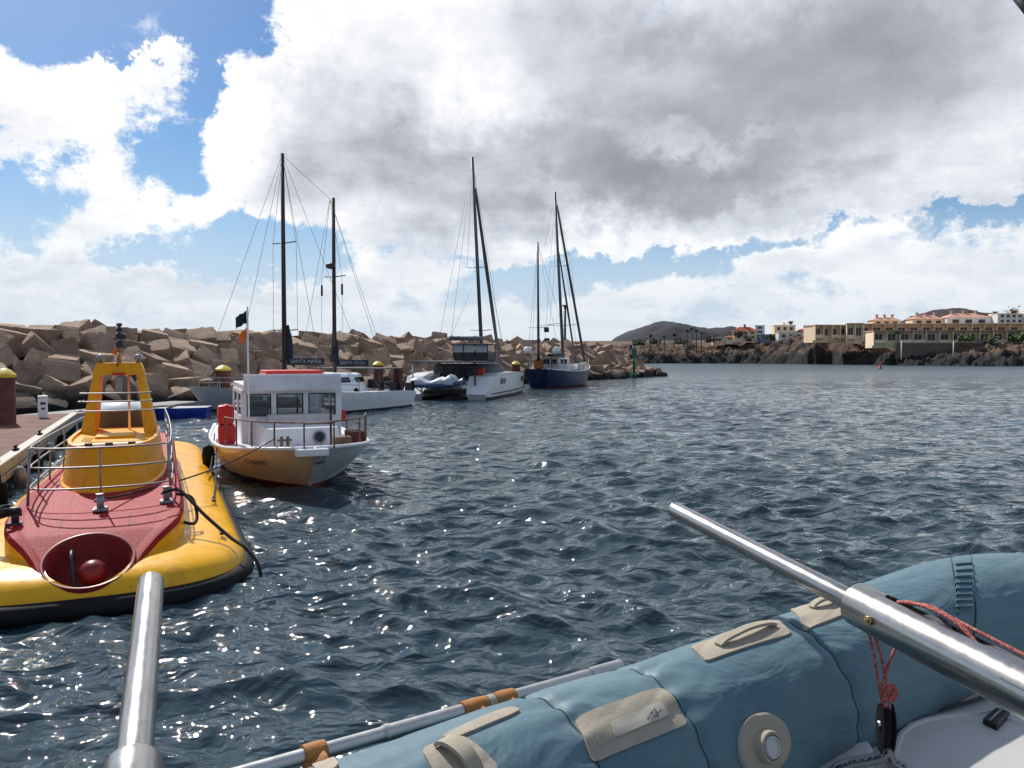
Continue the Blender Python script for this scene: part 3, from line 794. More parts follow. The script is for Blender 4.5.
for (x, y) in ((1.75, 1.6), (-1.75, 2.0), (1.75, 4.6)):
    b_ = NB(); box(b_, (x, y, .52), (.07, .20, .05), bev=.015); obj('pad_eye', b_, M['dark'], sub)
# aft housing
b_ = NB(); loft(b_, [oval(.7, 9.6, 12.4, 1.0), oval(.62, 9.7, 12.3, 1.5), oval(.5, 9.9, 12.1, 1.6)], True, False, True); obj('aft_housing', fix(b_), M['cleanwhite'], sub, smooth=True)
b_ = NB(); bmesh.ops.create_uvsphere(b_, u_segments=16, v_segments=10, radius=.3)
for v in b_.verts: v.co = Vector((v.co.x*1.3, v.co.y, v.co.z*.7)) + Vector((.05, 9.3, 1.62))
obj('red_float', b_, M['red'], sub, smooth=True)

# ------------------------------------------------------------------ ropes
def sub_w(x, y, z): return Matrix.Rotation(math.radians(23.8), 4, 'Z') @ Vector((x, y, z)) + Vector((-5.56, 9.8, 0))
FB = Vector((-5.05, 18.8, 0)); fa = Vector((-.407, .9134, 0)); fb = Vector((.9134, .407, 0))
def fish_w(x, y, z): return FB + fb*x + fa*y + Vector((0, 0, z))
def rope(pts, r, label, m='rope', n=7):
    b_ = NB(); tube(b_, pts, r, n); o = obj('mooring_rope', b_, M[m], smooth=True); return tag(o, label, 'rope', 'mooring ropes')
rope(sag(sub_w(.05, 2.05, 1.10), fish_w(-.75, .35, 1.28), .18), .016, 'long thin black rope from the submarine deck up to the fishing boat bow')
rope(cat([sub_w(.9, 2.2, 1.12), sub_w(1.08, 2.15, 1.16), sub_w(1.22, 2.0, 1.10), sub_w(1.5, 1.6, .82), sub_w(1.85, 1.2, .52), sub_w(2.05, .9, .40), sub_w(2.22, .7, .15), sub_w(2.25, .6, -.2)], 6), .028, 'thick black rope draped from the submarine deck over its starboard edge')
rope(cat([sub_w(1.1, 2.2, 1.08), sub_w(1.32, 2.25, 1.0), sub_w(1.40, 2.2, .75), sub_w(1.36, 2.0, .62), sub_w(1.2, 1.95, .66)], 6), .026, 'short loop of black rope hanging beside the red deck')
rope(sag(sub_w(-1.12, 1.75, 1.02), Vector((-11.2, 10.2, .75)), .25), .03, 'thick black rope from the submarine to the wooden dock', n=8)
rope(sag(sub_w(-1.05, 1.70, 1.08), Vector((-11.2, 9.7, .75)), .34), .022, 'thinner black rope running under the thick one to the dock', n=8)
rope(cat([sub_w(-1.25, 1.72, 1.05), sub_w(-1.15, 1.62, 1.10), sub_w(-1.0, 1.72, 1.06), sub_w(-1.05, 1.86, 1.08), sub_w(-1.2, 1.84, 1.12), sub_w(-1.25, 1.72, 1.09)], 5), .035, 'coil of black rope on the left corner of the red deck')
rope(sag(sub_w(1.75, 4.6, .56), fish_w(-1.95, 3.5, 1.0), .35), .018, 'slack black rope from the submarine side to the fishing boat rail')
rope(sag(sub_w(1.75, 8.0, .56), fish_w(-1.98, 4.2, 1.1), .3), .018, 'farther slack black rope between submarine and fishing boat')

# ------------------------------------------------------------------ fishing boat
fish = thing('fishing_boat', 'small white cabin boat with ochre port bow and red raft on its roof', 'boat', FB, rot_of(fa))  # ochre on the port bow is the submarine's bounced light, painted in
ST = [(-.92, 0, .02, .01, 1.13), (-.80, .15, .42, .10, 1.12), (-.45, .42, .92, .34, 1.10), (.15, .9, 1.38, .66, 1.06), (.85, 1.5, 1.68, .98, 1.01), (1.7, 2.3, 1.9, 1.32, .96), (3.2, 3.5, 2.05, 1.62, .92), (5.5, 5.6, 2.05, 1.75, .92), (8.3, 8.2, 1.8, 1.5, 1.0)]
b_ = hull(NB(), ST, .11, -.6)
obj('hull', b_, [M['bouncehull'], M['antifoul'], M['ghull'], M['white']], fish, smooth=True, sharp=35)  # left topsides carry the submarine's bounced light as painted colour
def gun(sx_, dz=0, dw=0): return cat([(sx_*(s[2]+dw), s[0], s[4]+dz) for s in ST], 5)
for sx_ in (-1, 1):
    b_ = NB(); tube(b_, gun(sx_, .01, .0), .05, 8); obj('gunwale', b_, M['white'], fish, smooth=True)
b_ = NB(); box(b_, (-.08, -.80, 1.05), (.76, .62, .17), bev=.03); obj('bow_platform', b_, M['white'], fish)
b_ = NB(); tube(b_, [(.02, -1.0, .97), (.22, -.95, .80), (.06, -.7, .74)], .03, 6); tube(b_, [(.3, -.9, .97), (.2, -.95, .78)], .03, 6); obj('anchor', b_, M['galv'], fish)
# foredeck house
def trunk(b_):
    loft(b_, [[Vector(p) for p in ((-.98, .75, .98), (.98, .75, .98), (1.1, 2.8, .94), (-1.1, 2.8, .94))], [Vector(p) for p in ((-.88, .86, 1.46), (.88, .86, 1.46), (1.02, 2.8, 1.55), (-1.02, 2.8, 1.55))]], True, True, True)
tr = simple('foredeck_house', fish, 'white', trunk)
b_ = NB(); lathe(b_, [(.17, 0), (.17, .05), (.13, .055), (.13, .02)], 20)
Mp = Matrix.Translation((.40, .80, 1.22)) @ Matrix.Rotation(math.radians(79), 4, 'X')
for v in b_.verts: v.co = Mp @ v.co
pf = obj('porthole', b_, M['galv'], tr)
b_ = NB(); lathe(b_, [(.13, .03), (.13, .045), (0, .046)], 20)
for v in b_.verts: v.co = Mp @ v.co
obj('pane', b_, M['tint'], pf)
b_ = NB(); box(b_, (.15, 2.35, 1.60), (1.75, .5, .24), bev=.05); obj('deck_locker', b_, mat('pinkish_white_box', (.62, .55, .54), .5, stain=((.4, .33, .3), .5)), fish)
# cabin
def cab(b_):
    for x in (-1.33, 1.33):
        box(b_, (x, 4.3, 1.29), (.06, 3.1, .74)); box(b_, (x, 4.3, 2.33), (.059, 3.1, .10))
        for y in (2.80, 4.2, 5.8): box(b_, (x, y, 1.97), (.07, .14, .66))
    box(b_, (0, 2.79, 1.29), (2.62, .06, .74)); box(b_, (0, 2.79, 2.33), (2.62, .06, .10)); box(b_, (0, 5.82, 1.29), (2.62, .06, .74)); 
    for x in (-1.28, -.50, .37, 1.27): box(b_, (x, 2.78, 1.97), (.12 if abs(x) > 1 else .13, .075, .66))
    for x in (-1.28, -.4, 1.28): box(b_, (x, 5.82, 1.97), (.1, .07, .66))
cb = simple('cabin', fish, 'white', cab)
for x0, x1 in ((-1.22, -.575), (-.425, .295), (.445, 1.21)):
    b_ = NB(); box(b_, ((x0+x1)/2, 2.785, 1.97), (x1-x0, .012, .64)); wo = obj('window', b_, M['glass'], cb)
    b_ = NB(); w2 = (x1-x0)/2; cx = (x0+x1)/2
    for sg in (-1, 1): box(b_, (cx+sg*(w2-.015), 2.752, 1.97), (.03, .02, .62)); box(b_, (cx, 2.750, 1.97+sg*.295), (x1-x0-.06, .018, .03))
    obj('frame', b_, M['dark'], wo)
for x in (-1.33, 1.33):
    for y0, y1 in ((2.87, 4.13), (4.27, 5.73)):
        b_ = NB(); box(b_, (x, (y0+y1)/2, 1.97), (.012, y1-y0, .64)); obj('window', b_, M['glass'], cb)
b_ = NB(); box(b_, (0, 3.0, 1.55), (1.2, .4, .3), bev=.03); tube(b_, [(.2, 3.3, 1.7), (.25, 3.3, 2.1)], .03, 6); lathe(b_, [(.2, 2.0), (.22, 2.03), (.2, 2.05)], 16, (.1, 3.4, 0)); box(b_, (-.7, 4.6, 1.5), (.5, .5, 1.0), bev=.05); obj('helm', b_, M['dark'], cb)
b_ = NB(); box(b_, (0, 4.3, 2.47), (2.66, 3.55, .17), bev=.03); box(b_, (0, 2.50, 2.60), (2.62, .05, .46), bev=.01); rf = obj('roof', b_, M['cleanwhite'], fish)
b_ = NB(); box(b_, (0, 2.47, 2.58), (2.58, .03, .40)); obj('roof_fascia', b_, mat('fascia_grey', (.58, .62, .68), .4), rf)
b_ = NB()
for k in range(4): box(b_, (.1, 3.6+.02*k, 2.62+.085*k), (1.75-.05*k, 1.5, .09), bev=.035)
tag(obj('life_raft', b_, M['red'], None), 'flat red raft lying on the cabin roof of the fishing boat', 'life raft')
bpy.data.objects['life_raft'].location = FB; bpy.data.objects['life_raft'].rotation_euler = (0, 0, rot_of(fa))
# rails of the bow
rz_ = 1.68
lp = [(-s[2]+.06, s[0]+.05) for s in ST[1:6]]; rp = [(s[2]-.06, s[0]+.05) for s in ST[1:6]]
b_ = NB(); tube(b_, cat([(x, y, 1.74) for x, y in lp[::-1]] + [(-.25, -.95, 1.76)], 5), .02, 7); tube(b_, [(-.25, -.95, 1.76), (-.25, -.95, 1.12)], .02, 7); obj('bow_rail', b_, M['rust'], fish, smooth=True)
b_ = NB(); tube(b_, cat([(x, y, 1.74) for x, y in rp[::-1]] + [(.45, -.95, 1.76)], 5), .02, 7); tube(b_, [(.45, -.95, 1.76), (.45, -.95, 1.12)], .02, 7); tube(b_, [(.45, -.97, 1.73), (-.25, -.97, 1.73)], .02, 7); obj('bow_rail', b_, M['rust'], fish, smooth=True)
for x, y in lp[1:] + rp[1:]:
    b_ = NB(); tube(b_, [(x, y, 1.0), (x, y, 1.74)], .022, 7); obj('rail_post', b_, M['rust'], fish)
b_ = NB(); tube(b_, [(-.62, .2, 1.05), (-.62, .2, 1.34)], .04, 8); tube(b_, [(-.47, .2, 1.05), (-.47, .2, 1.34)], .04, 8); tube(b_, [(-.72, .2, 1.24), (-.37, .2, 1.24)], .03, 8); obj('bollard', b_, M['wood'], fish)
b_ = NB(); tube(b_, [(.55, .0, 1.05), (.55, .0, 2.1)], .03, 8); box(b_, (.55, 0, 2.05), (.22, .08, .08)); obj('winch_post', b_, M['dark'], fish)
b_ = NB(); box(b_, (.85, .1, 1.18), (.42, .35, .22), bev=.03); obj('wooden_box', b_, M['wood'], fish)
b_ = NB(); box(b_, (1.45, 1.3, 1.16), (.45, .8, .3), bev=.05); obj('brown_bundle', b_, M['antifoul'], fish)
b_ = NB(); tube(b_, [(-1.2, 2.3, .9), (-1.2, 2.35, 4.65)], .025, 7); ant = obj('flag_pole', b_, M['cleanwhite'], fish)
def flag(z, m, w_, h_):
    b_ = NB(); g = []
    for i in range(7):
        g.append([b_.verts.new((-1.2-w_*i/6, 2.33+.05*math.sin(i*1.3), z - h_*j/4 - .03*i + .02*math.sin(i*2+j))) for j in range(5)])
    for i in range(6):
        for j in range(4): b_.faces.new((g[i][j], g[i+1][j], g[i+1][j+1], g[i][j+1]))
    o = obj('flag', b_, M[m], ant, smooth=True); s_ = o.modifiers.new('s', 'SOLIDIFY'); s_.thickness = .006
flag(4.55, 'canvas', .3, .32); flag(4.1, 'orange', .22, .3)
b_ = NB(); box(b_, (-1.74, 2.75, 1.20), (.44, .42, .56), bev=.10); box(b_, (-1.76, 2.75, 1.74), (.42, .40, .52), bev=.10)
for z in (1.2, 1.74): box(b_, (-1.74, 2.75, z), (.10, .45, .60 if z < 1.5 else .55), bev=.02, mi=0)
b_.transform(Matrix.Identity(4)); lr = obj('life_raft', b_, M['red'], None, smooth=True, sharp=30); lr.location = FB; lr.rotation_euler = (0, 0, rot_of(fa))
tag(lr, 'upright pair of red life raft packs at the left rail of the fishing boat', 'life raft')
b_ = NB(); box(b_, (-.0, 0, 0), (.16, .12, .3), bev=.04); o = obj('fire_extinguisher', b_, M['red'], fish); o.location = (1.44, 2.9, 1.62)
b_ = NB(); lathe(b_, [(.04, .3), (.14, .22), (.17, 0), (.14, -.3), (.04, -.38)], 14); fo = obj('fender', b_, M['black'], None, smooth=True); fo.location = fish_w(-2.2, 3.0, .62)
tag(fo, 'black fender hanging on the left side of the fishing boat', 'fender', 'boat fenders')
text('name_lettering', 'TORNING', .17, M['brownletter'], fish, (-1.245, .43, .70), (math.radians(66), 0, math.radians(-57)), xs=1.1)
text('number_lettering', '7A-1-96', .13, M['dark'], fish, (1.27, .60, .80), (math.radians(66), 0, math.radians(57)))

# ------------------------------------------------------------------ masts and rigging
def mast(root, x, y, z0, z1, r0, r1, m, spreads=(), rake=0., name='mast', lean=0.):
    b_ = NB(); tube(b_, [(x, y, z0), (x+lean, y+rake, z1)], [r0, r1], 10); mo = obj(name, b_, M[m], root, smooth=True)
    for z, w_ in spreads:
        yy = y + rake*(z-z0)/(z1-z0); xl = x + lean*(z-z0)/(z1-z0); b_ = NB(); tube(b_, [(xl-w_, yy+.1, z+.06), (xl, yy, z), (xl+w_, yy+.1, z+.06)], .035, 6); obj('spreader', b_, M[m], mo)
    return mo
def furled(root, a, b, r, m='canvas', name='furled_sail'):
    b_ = NB(); a, b = Vector(a), Vector(b); n = 14
    tube(b_, [a.lerp(b, i/n) for i in range(n+1)], [r*(.35 + .65*math.sin(PI*min(1, .12+i/n*.85))**.5)*random.uniform(.9, 1.1) for i in range(n+1)], 8); obj(name, b_, M[m], root, smooth=True)

# two-masted catamaran: local y runs away from the camera along the breakwater
ca = Vector((.47, .883, 0)); cb_ = Vector((.883, -.47, 0))
C0 = Vector((-14.75, 44.4, 0))
cat2 = thing('catamaran', 'old two masted catamaran with dark sail covers lettered in white', 'catamaran', C0, rot_of(ca))
for sx_, mm in ((-1, 'grey'), (1, 'white')):
    x0 = -4.1 if sx_ < 0 else 3.6
    st = [(-1.0, .2, .05, .02, 1.45), (0, .8, .55, .3, 1.4), (1.5, 2.0, .9, .6, 1.3), (3.4, 3.6, 1.1, .8, 1.2), (6, 6, 1.1, .85, 1.15), (8.8, 8.6, .85, .7, 1.1), (9.8, 9.5, .6, .5, 1.0)]
    if sx_ < 0: st = [(a_-.6, b2-.6, c_*1.35, d_*1.3, e_+.1) for a_, b2, c_, d_, e_ in st]
    b_ = hull(NB(), st, .14, -.5)
    for v in b_.verts: v.co.x += x0
    obj('side_hull', b_, [M[mm], M['dark'], M[mm], M['white']], cat2, smooth=True, sharp=35)
b_ = NB(); box(b_, (-.3, 5.4, 1.0), (7.0, 7.5, .26), bev=.06); obj('bridge_deck', b_, M['white'], cat2)
def cabc(b_):
    loft(b_, [oval(3.0, 2.3, 7.6, 1.1, 32), oval(2.85, 2.7, 7.4, 1.6, 32), oval(2.5, 3.4, 7.2, 2.2, 32), oval(2.2, 3.8, 7.0, 2.3, 32)], True, False, True)
cbn = simple('cabin', cat2, 'cleanwhite', cabc, smooth=True)
for x0, x1, y0 in ((.5, 1.0, 2.6), (1.25, 2.2, 2.7), (-1.1, -.3, 2.6), (-2.2, -1.35, 2.7)):
    b_ = NB(); box(b_, ((x0+x1)/2, y0+.10+.06*abs(x0), 1.80), (x1-x0, .06, .30), rot=(math.radians(-52), 0, math.radians(-6 if x0 > 0 else 6)*-1), bev=.02); obj('window', b_, M['tint'], cbn)
for an in (-62, -38, -16, 10, 34):
    a_ = math.radians(an); q_ = oval(2.72, 3.0, 7.3, 1.88, 72)[int(round(an/5)) % 72]; q2_ = oval(2.72, 3.0, 7.3, 1.88, 72)[(int(round(an/5))+1) % 72]
    d_ = q2_-q_; b_ = NB(); box(b_, (0, 0, 0), (.78, .07, .34), bev=.03); wo = obj('window', b_, M['tint'], cbn); wo.location = q_ + Vector((0, 0, 0)); wo.rotation_euler = (math.radians(-28), 0, math.atan2(d_.y, d_.x))
b_ = NB(); box(b_, (.5, 8.2, 2.55), (6.0, 2.6, .07), bev=.02)
for x in (-2.6, 3.2):
    for y in (7.1, 9.3): tube(b_, [(x, y, .95), (x, y, 2.55)], .035, 6)
obj('awning', b_, M['awning'], cat2)
b_ = NB(); box(b_, (3.3, 9.0, 1.8), (.5, .4, 1.4), bev=.05); obj('rust_brown_panel', b_, M['pile'], cat2)
for x, y, z in ((2.2, 8.6, 1.4), (1.2, 8.8, 1.5), (3.5, 8.2, 1.35), (4.0, 9.2, 1.3)):
    b_ = NB(); box(b_, (x, y, z), (.45, .4, .6), bev=.08, rot=(0, 0, x)); obj('deck_bag', b_, M['dark'], cat2)
b_ = NB(); 
for sx_ in (-4.1, 3.9):
    for z in (1.62, 1.92): tube(b_, cat([(sx_-.7, 3.4, z), (sx_-.6, 1.2, z+.1), (sx_, -.9, z+.15), (sx_+.6, 1.2, z+.1), (sx_+.7, 3.4, z)], 4), .022, 6)
    for (x, y) in ((-.7, 3.4), (-.6, 1.2), (-.35, .2), (.35, .2), (0, -.9), (.6, 1.2), (.7, 3.4)): tube(b_, [(sx_+x, y, 1.2), (sx_+x, y, 1.95)], .022, 6)
obj('guard_rail', b_, M['galv'], cat2)
mA = mast(cat2, -.2, 2.2, .9, 15.6, .155, .11, 'mastdark', ((10.2, .95), (4.9, 1.0), ))
mB = mast(cat2, .35, 6.1, 1.0, 13.6, .145, .11, 'mastdark', ((8.5, .85), (4.1, .9)))
b_ = NB(); lathe(b_, [(.1, 9.0), (.3, 9.1), (.3, 9.3), (.1, 9.4)], 12, (.25, 5.9, 0)); obj('radar_dome', b_, M['dark'], mB)
for sx_ in (-1, 1):
    b_ = NB(); tube(b_, [(.25+sx_*.85, 6.0, 7.3), (.25+sx_*.85, 6.0, 8.0)], .07, 7); obj('signal_tube', b_, M['dark'], mB)
for y0, y1, xx, mo, sz, base in ((2.4, 5.6, -.1, mA, .34, 3.35), (6.1, 9.6, .3, mB, .30, 3.15)):
    n = 10; a_ = Vector((xx, y0, base)); c_ = Vector((xx+.15, y1, base-.1))
    b_ = NB(); tube(b_, [(xx, y0, base-.2), (xx, y0+.1, base+.6), (xx, y0-.02, base+1.9)], [.28, .26, .09], 10); obj('mast_cover', b_, M['canvas'], cat2, smooth=True)
# lettering banners between the masts, facing the harbour
for (p0, p1, z, body) in ((P(287, 361, 46.3), P(324, 362, 47.6), 0, 'SANTA MARIA'), (P(336, 362.5, 49.9), P(368, 363.5, 51.5), 0, 'SANTA MARIA')):
    inv = Matrix.Translation(C0) @ Matrix.Rotation(rot_of(ca), 4, 'Z'); inv = inv.inverted()
    a_, c_ = inv @ p0, inv @ p1; d_ = (c_-a_); rzz = math.atan2(d_.y, d_.x); mid_ = (a_+c_)/2
    b_ = NB(); box(b_, (0, 0, 0), (d_.length, .12, .42), bev=.04); bo = obj('lettered_sail_cover', b_, M['canvas'], cat2); bo.location = mid_; bo.rotation_euler = (0, 0, rzz)
    text('lettering', body, .33, M['letter'], bo, (0, -.068, 0), (PI/2, 0, 0), .003, xs=.92)
wires(mA, [((-.2, 2.2, 15.5), (-3.9, 1.5, 1.3)), ((-.2, 2.2, 15.5), (3.6, 1.5, 1.2)), ((-.2, 2.2, 15.5), (-1.15, 2.3, 10.2)), ((-.2, 2.2, 15.5), (.75, 2.3, 10.2)), ((-1.15, 2.3, 10.2), (-1.2, 2.3, 4.9)), ((.75, 2.3, 10.2), (.8, 2.3, 4.9)), ((-1.2, 2.3, 4.9), (-3.5, 2.8, 1.2)), ((.8, 2.3, 4.9), (3.4, 2.8, 1.2)), ((-.2, 2.2, 15.5), (.25, 5.9, 13.5)), ((-.2, 2.2, 15.5), (.3, 9.0, 3.0)), ((-.2, 2.2, 15.6), (-4.1, -.9, 1.5))])
wires(mB, [((.25, 5.9, 13.5), (-.6, 6, 8.5)), ((.25, 5.9, 13.5), (1.1, 6, 8.5)), ((-.6, 6, 8.5), (-.65, 6, 4.1)), ((1.1, 6, 8.5), (1.15, 6, 4.1)), ((.25, 5.9, 13.5), (4.2, 7, 1.1)), ((.25, 5.9, 13.5), (-3.9, 7, 1.1)), ((.25, 5.9, 13.5), (.4, 12.4, 1.2)), ((-.65, 6, 4.1), (-3.5, 6.5, 1.1)), ((1.15, 6, 4.1), (4.0, 6.5, 1.1))])
for px_, py_, dd in ((355, 394, 46.6), (397, 388, 50.3), (411, 386, 52.3)):
    b_ = NB(); lathe(b_, [(.04, .4), (.15, .3), (.18, 0), (.15, -.3), (.04, -.42)], 12); o = obj('fender', b_, M['black'], None, smooth=True); o.location = P(px_, py_, dd) + Vector((.1, -.12, 0))
    tag(o, {355: 'black fender on the catamaran hull nearest the fishing boat', 397: 'black fender on the catamaran hull below its rear awning', 411: 'black fender at the catamaran stern'}[px_], 'fender', 'boat fenders')

# ------------------------------------------------------------------ modern catamaran
qa = Vector((.235, .972, 0)); qb = Vector((.972, -.235, 0)); Q0 = Vector((-5.4, 58.5, 0))
cat3 = thing('catamaran', 'modern white sailing catamaran with grey hardtop and dinghy at its stern', 'catamaran', Q0, rot_of(qa))
for x0 in (-2.4, 2.75):
    st = [(-.2, .2, .75, .7, .45), (.7, .8, .95, .8, .95), (1.5, 1.5, 1.0, .85, 1.75), (3.5, 3.5, 1.05, .9, 2.0), (8, 8, 1.05, .9, 2.05), (12, 12, .9, .7, 1.95), (14.5, 14.6, .45, .3, 1.85), (15.6, 15.7, .06, .03, 1.8)]
    b_ = hull(NB(), st, .22, -.6)
    for v in b_.verts: v.co.x += x0
    ho = obj('side_hull', b_, [M['cleanwhite'], M['dark'], M['cleanwhite'], M['cleanwhite']], cat3, smooth=True, sharp=35)
    for y, w_ in ((4.3, 1.3), (12.0, .9)):
        b_ = NB(); dx = .97 if y < 10 else .80
        for sx_ in ((1,) if x0 > 0 else (-1,)): box(b_, (x0+sx_*(dx+.03), y, 1.36), (.14, w_*1.2, .46), bev=.05, rot=(0, math.radians(7), math.radians(0 if y < 10 else 9)))
        obj('window', b_, M['tint'], ho)
    b_ = NB(); tube(b_, [(x0+(.84 if x0 > 0 else -.84), 1.2, .42), (x0+(1.0 if x0 > 0 else -1.0), 5, .45), (x0+(.99 if x0 > 0 else -.99), 9.5, .48), (x0+(.48 if x0 > 0 else -.48), 14.4, .5)], .055, 6); obj('dark_stripe', b_, M['dark'], ho)
b_ = NB(); box(b_, (.17, 7.2, 1.15), (4.4, 11.5, .5), bev=.08); obj('bridge_deck', b_, M['cleanwhite'], cat3)
def salon(b_):
    loft(b_, [oval(2.75, 3.5, 10.5, 1.35, 32, 4), oval(2.65, 3.6, 10.0, 2.2, 32, 4), oval(2.5, 3.6, 9.2, 2.75, 32, 4)], True, False, True)
    for v in b_.verts: v.co.x += .17
sl = simple('saloon', cat3, 'awning', salon, smooth=True)
b_ = NB()
for x in (-2.0, -1.0, 0, 1.0): box(b_, (x+.17+.35, 3.56, 2.05), (.84, .05, 1.05), bev=.02)
obj('saloon_door', b_, M['tint'], sl)
b_ = NB(); box(b_, (.05, 3.3, 2.92), (6.1, 6.0, .13), bev=.04); ht = obj('hardtop', b_, M['awning'], cat3)
for x in (-2.7, 2.4):
    b_ = NB(); tube(b_, [(x, .9, .9), (x, .8, 2.86)], .07, 8); obj('hardtop_post', b_, M['cleanwhite'] if x < 0 else M['dark'], ht)
b_ = NB(); box(b_, (1.3, 4.6, 3.35), (2.9, 2.6, .75), bev=.1); fbb = obj('flybridge', b_, M['dark'], cat3)
b_ = NB(); box(b_, (1.3, 4.4, 4.32), (3.2, 3.0, .10), bev=.04); obj('flybridge_top', b_, M['awning'], fbb)
for x0, x1 in ((-.1, .7), (.8, 1.6), (1.8, 2.7)):
    b_ = NB(); box(b_, ((x0+x1)/2, 3.26, 3.95), (x1-x0, .03, .55)); obj('screen', b_, mat('clear_screen', (.42, .45, .48), .3), fbb)
b_ = NB()
for x in (-.15, .75, 1.7, 2.75):
    for y in (3.25, 5.7): tube(b_, [(x, y, 3.3), (x, y, 4.3)], .04, 6)
obj('screen_post', b_, M['dark'], fbb)
b_ = NB(); box(b_, (1.75, 2.6, 1.9), (.9, .8, 1.0), bev=.06); obj('cockpit_seat', b_, M['dark'], cat3)
b_ = NB(); box(b_, (2.5, 2.2, 2.2), (.55, .5, .6), bev=.15); obj('red_buoy_pack', b_, M['red'], cat3)
mC = mast(cat3, .9, 8.2, 3.0, 20.3, .17, .12, 'mastgrey', ((5.6, .95), (11, .9)), rake=-1.1, lean=-.55)
furled(cat3, (.75, 15.2, 2.1), (.45, 7.7, 17.8), .17, 'mastgrey')
b_ = NB(); tube(b_, [(.9, 8.0, 4.9), (.3, 1.2, 4.75)], [.2, .16], 8); obj('boom', b_, M['awning'], cat3, smooth=True)
wires(mC, [((.36, 7.2, 20), (-3.0, 6.5, 2.0)), ((.36, 7.2, 20), (3.5, 6.5, 2.0)), ((.36, 7.2, 20), (-.3, 7.7, 11)), ((.36, 7.2, 20), (1.5, 7.7, 11)), ((.36, 7.2, 20), (.3, 1.4, 4.9)), ((-.05, 7.9, 9), (-3.0, 7.2, 2.0)), ((1.85, 7.9, 9), (3.6, 7.2, 2.0))], .013)
# dinghy on its davits
din = thing('dinghy', 'silver covered inflatable dinghy hung at the stern of the modern catamaran', 'dinghy', Q0 + qb*.0 - qa*.6, rot_of(qa))
for sx_ in (-1, 1):
    b_ = NB(); tube(b_, cat([(-2.0, sx_*.55, 1.15), (0, sx_*.62, 1.15), (1.3, sx_*.5, 1.25), (1.95, sx_*.1, 1.45)], 5), [.2]*16, 10); obj('side_tube', b_, M['ribtube'], din, smooth=True)
def dcov(b_):
    rings = []
    for i in range(13):
        x = -2.1 + 4.0*i/12; hgt = .38 + .18*math.sin(i*1.1) + (.45 if i in (9, 10) else 0); w_ = .78 - (.35 if i > 10 else 0)
        rings.append([Vector((x, w_*math.cos(a_), 1.22 + hgt*max(0, math.sin(a_)) + (.05 if 0 < a_ < PI else 0))) for a_ in np.linspace(0, PI, 9)])
    loft(b_, rings, False)
o = simple('cover', din, 'tarp', dcov, smooth=True)
for x in (-2.0, 1.8):
    b_ = NB(); tube(b_, cat([(x, 2.2, .75), (x, 1.0, 1.0), (x, -.4, .95)], 4), .07, 7); o = obj('davit', b_, M['cleanwhite'], cat3)
b_ = NB(); box(b_, (.17, .8, .62), (3.3, 1.6, .3), bev=.05); obj('dark_underside', b_, M['dark'], cat3)

# ------------------------------------------------------------------ blue ketch
ka = Vector((.40, .917, 0)); kb = Vector((.917, -.40, 0)); K0 = Vector((2.95, 80.5, 0))
ket = thing('ketch', 'navy blue hulled ketch moored near the end of the breakwater', 'sailing boat', K0, rot_of(ka))
st = [(-1.2, -.4, 1.3, .9, 2.05), (1, 1, 2.0, 1.6, 1.9), (4, 4, 2.35, 2.1, 1.75), (8, 8, 2.35, 2.1, 1.75), (11.2, 11.2, 1.9, 1.5, 1.95), (13.5, 13.2, 1.1, .7, 2.3), (15.4, 14.5, .05, .03, 2.6)]
b_ = hull(NB(), st, .20, -.8); obj('hull', b_, [M['navy'], M['antifoul'], M['navy'], M['wood']], ket, smooth=True, sharp=35)
for sx_ in (-1, 1):
    b_ = NB(); tube(b_, cat([(sx_*s[2], s[0], s[4]+.02) for s in st], 4), .06, 6); obj('white_rubrail', b_, M['cleanwhite'], ket)
    b_ = NB()
    for z in (.45, .8): tube(b_, cat([(sx_*(s[2]-.1), s[0], s[4]+z) for s in st], 4), .02, 5)
    for s in cat([(s[2], s[0], s[4]) for s in st], 2): tube(b_, [(sx_*(s[0]-.1), s[1], s[2]), (sx_*(s[0]-.1), s[1], s[2]+.82)], .025, 5)
    obj('guard_rail', b_, M['galv'], ket)
b_ = NB(); box(b_, (0, 3.6, 2.5), (3.0, 3.4, 1.4), bev=.12); wh = obj('wheelhouse', b_, M['cleanwhite'], ket)
for y in (2.7, 3.9):
    b_ = NB(); box(b_, (1.5, y, 2.8), (.05, .8, .5)); obj('window', b_, M['tint'], wh)
for x in (-.9, 0, .9):
    b_ = NB(); box(b_, (x, 1.9, 2.8), (.7, .06, .5)); obj('window', b_, M['tint'], wh)
b_ = NB(); box(b_, (0, 8.2, 2.15), (2.4, 4.2, .75), bev=.12); obj('coach_roof', b_, M['cleanwhite'], ket)
b_ = NB(); box(b_, (0, 1.2, 3.55), (3.6, 4.4, .08), bev=.03)
for x in (-1.6, 1.6):
    for y in (-.8, 3.2): tube(b_, [(x, y, 1.9), (x, y, 3.55)], .03, 5)
obj('bimini', b_, M['awning'], ket)
for x, y, z in ((-1.2, -.6, 4.0), (1.4, 1.2, 4.0)):
    b_ = NB(); bmesh.ops.create_uvsphere(b_, u_segments=14, v_segments=8, radius=.42)
    for v in b_.verts: v.co += Vector((x, y, z))
    tube(b_, [(x, y, 3.5), (x, y, 3.9)], .05, 6); obj('radome', b_, M['cleanwhite'], ket, smooth=True)
b_ = NB(); box(b_, (1.8, 8.5, 2.2), (.5, 1.2, .8), bev=.06); obj('deck_box', b_, M['cleanwhite'], ket)
b_ = NB(); box(b_, (-.2, .2, 2.5), (.9, .9, .9), bev=.2); obj('orange_gear', b_, M['tan'], ket)
mD = mast(ket, -.3, .4, 1.9, 15.4, .15, .10, 'mastgrey', ((6.4, 1.15),), rake=-.3)
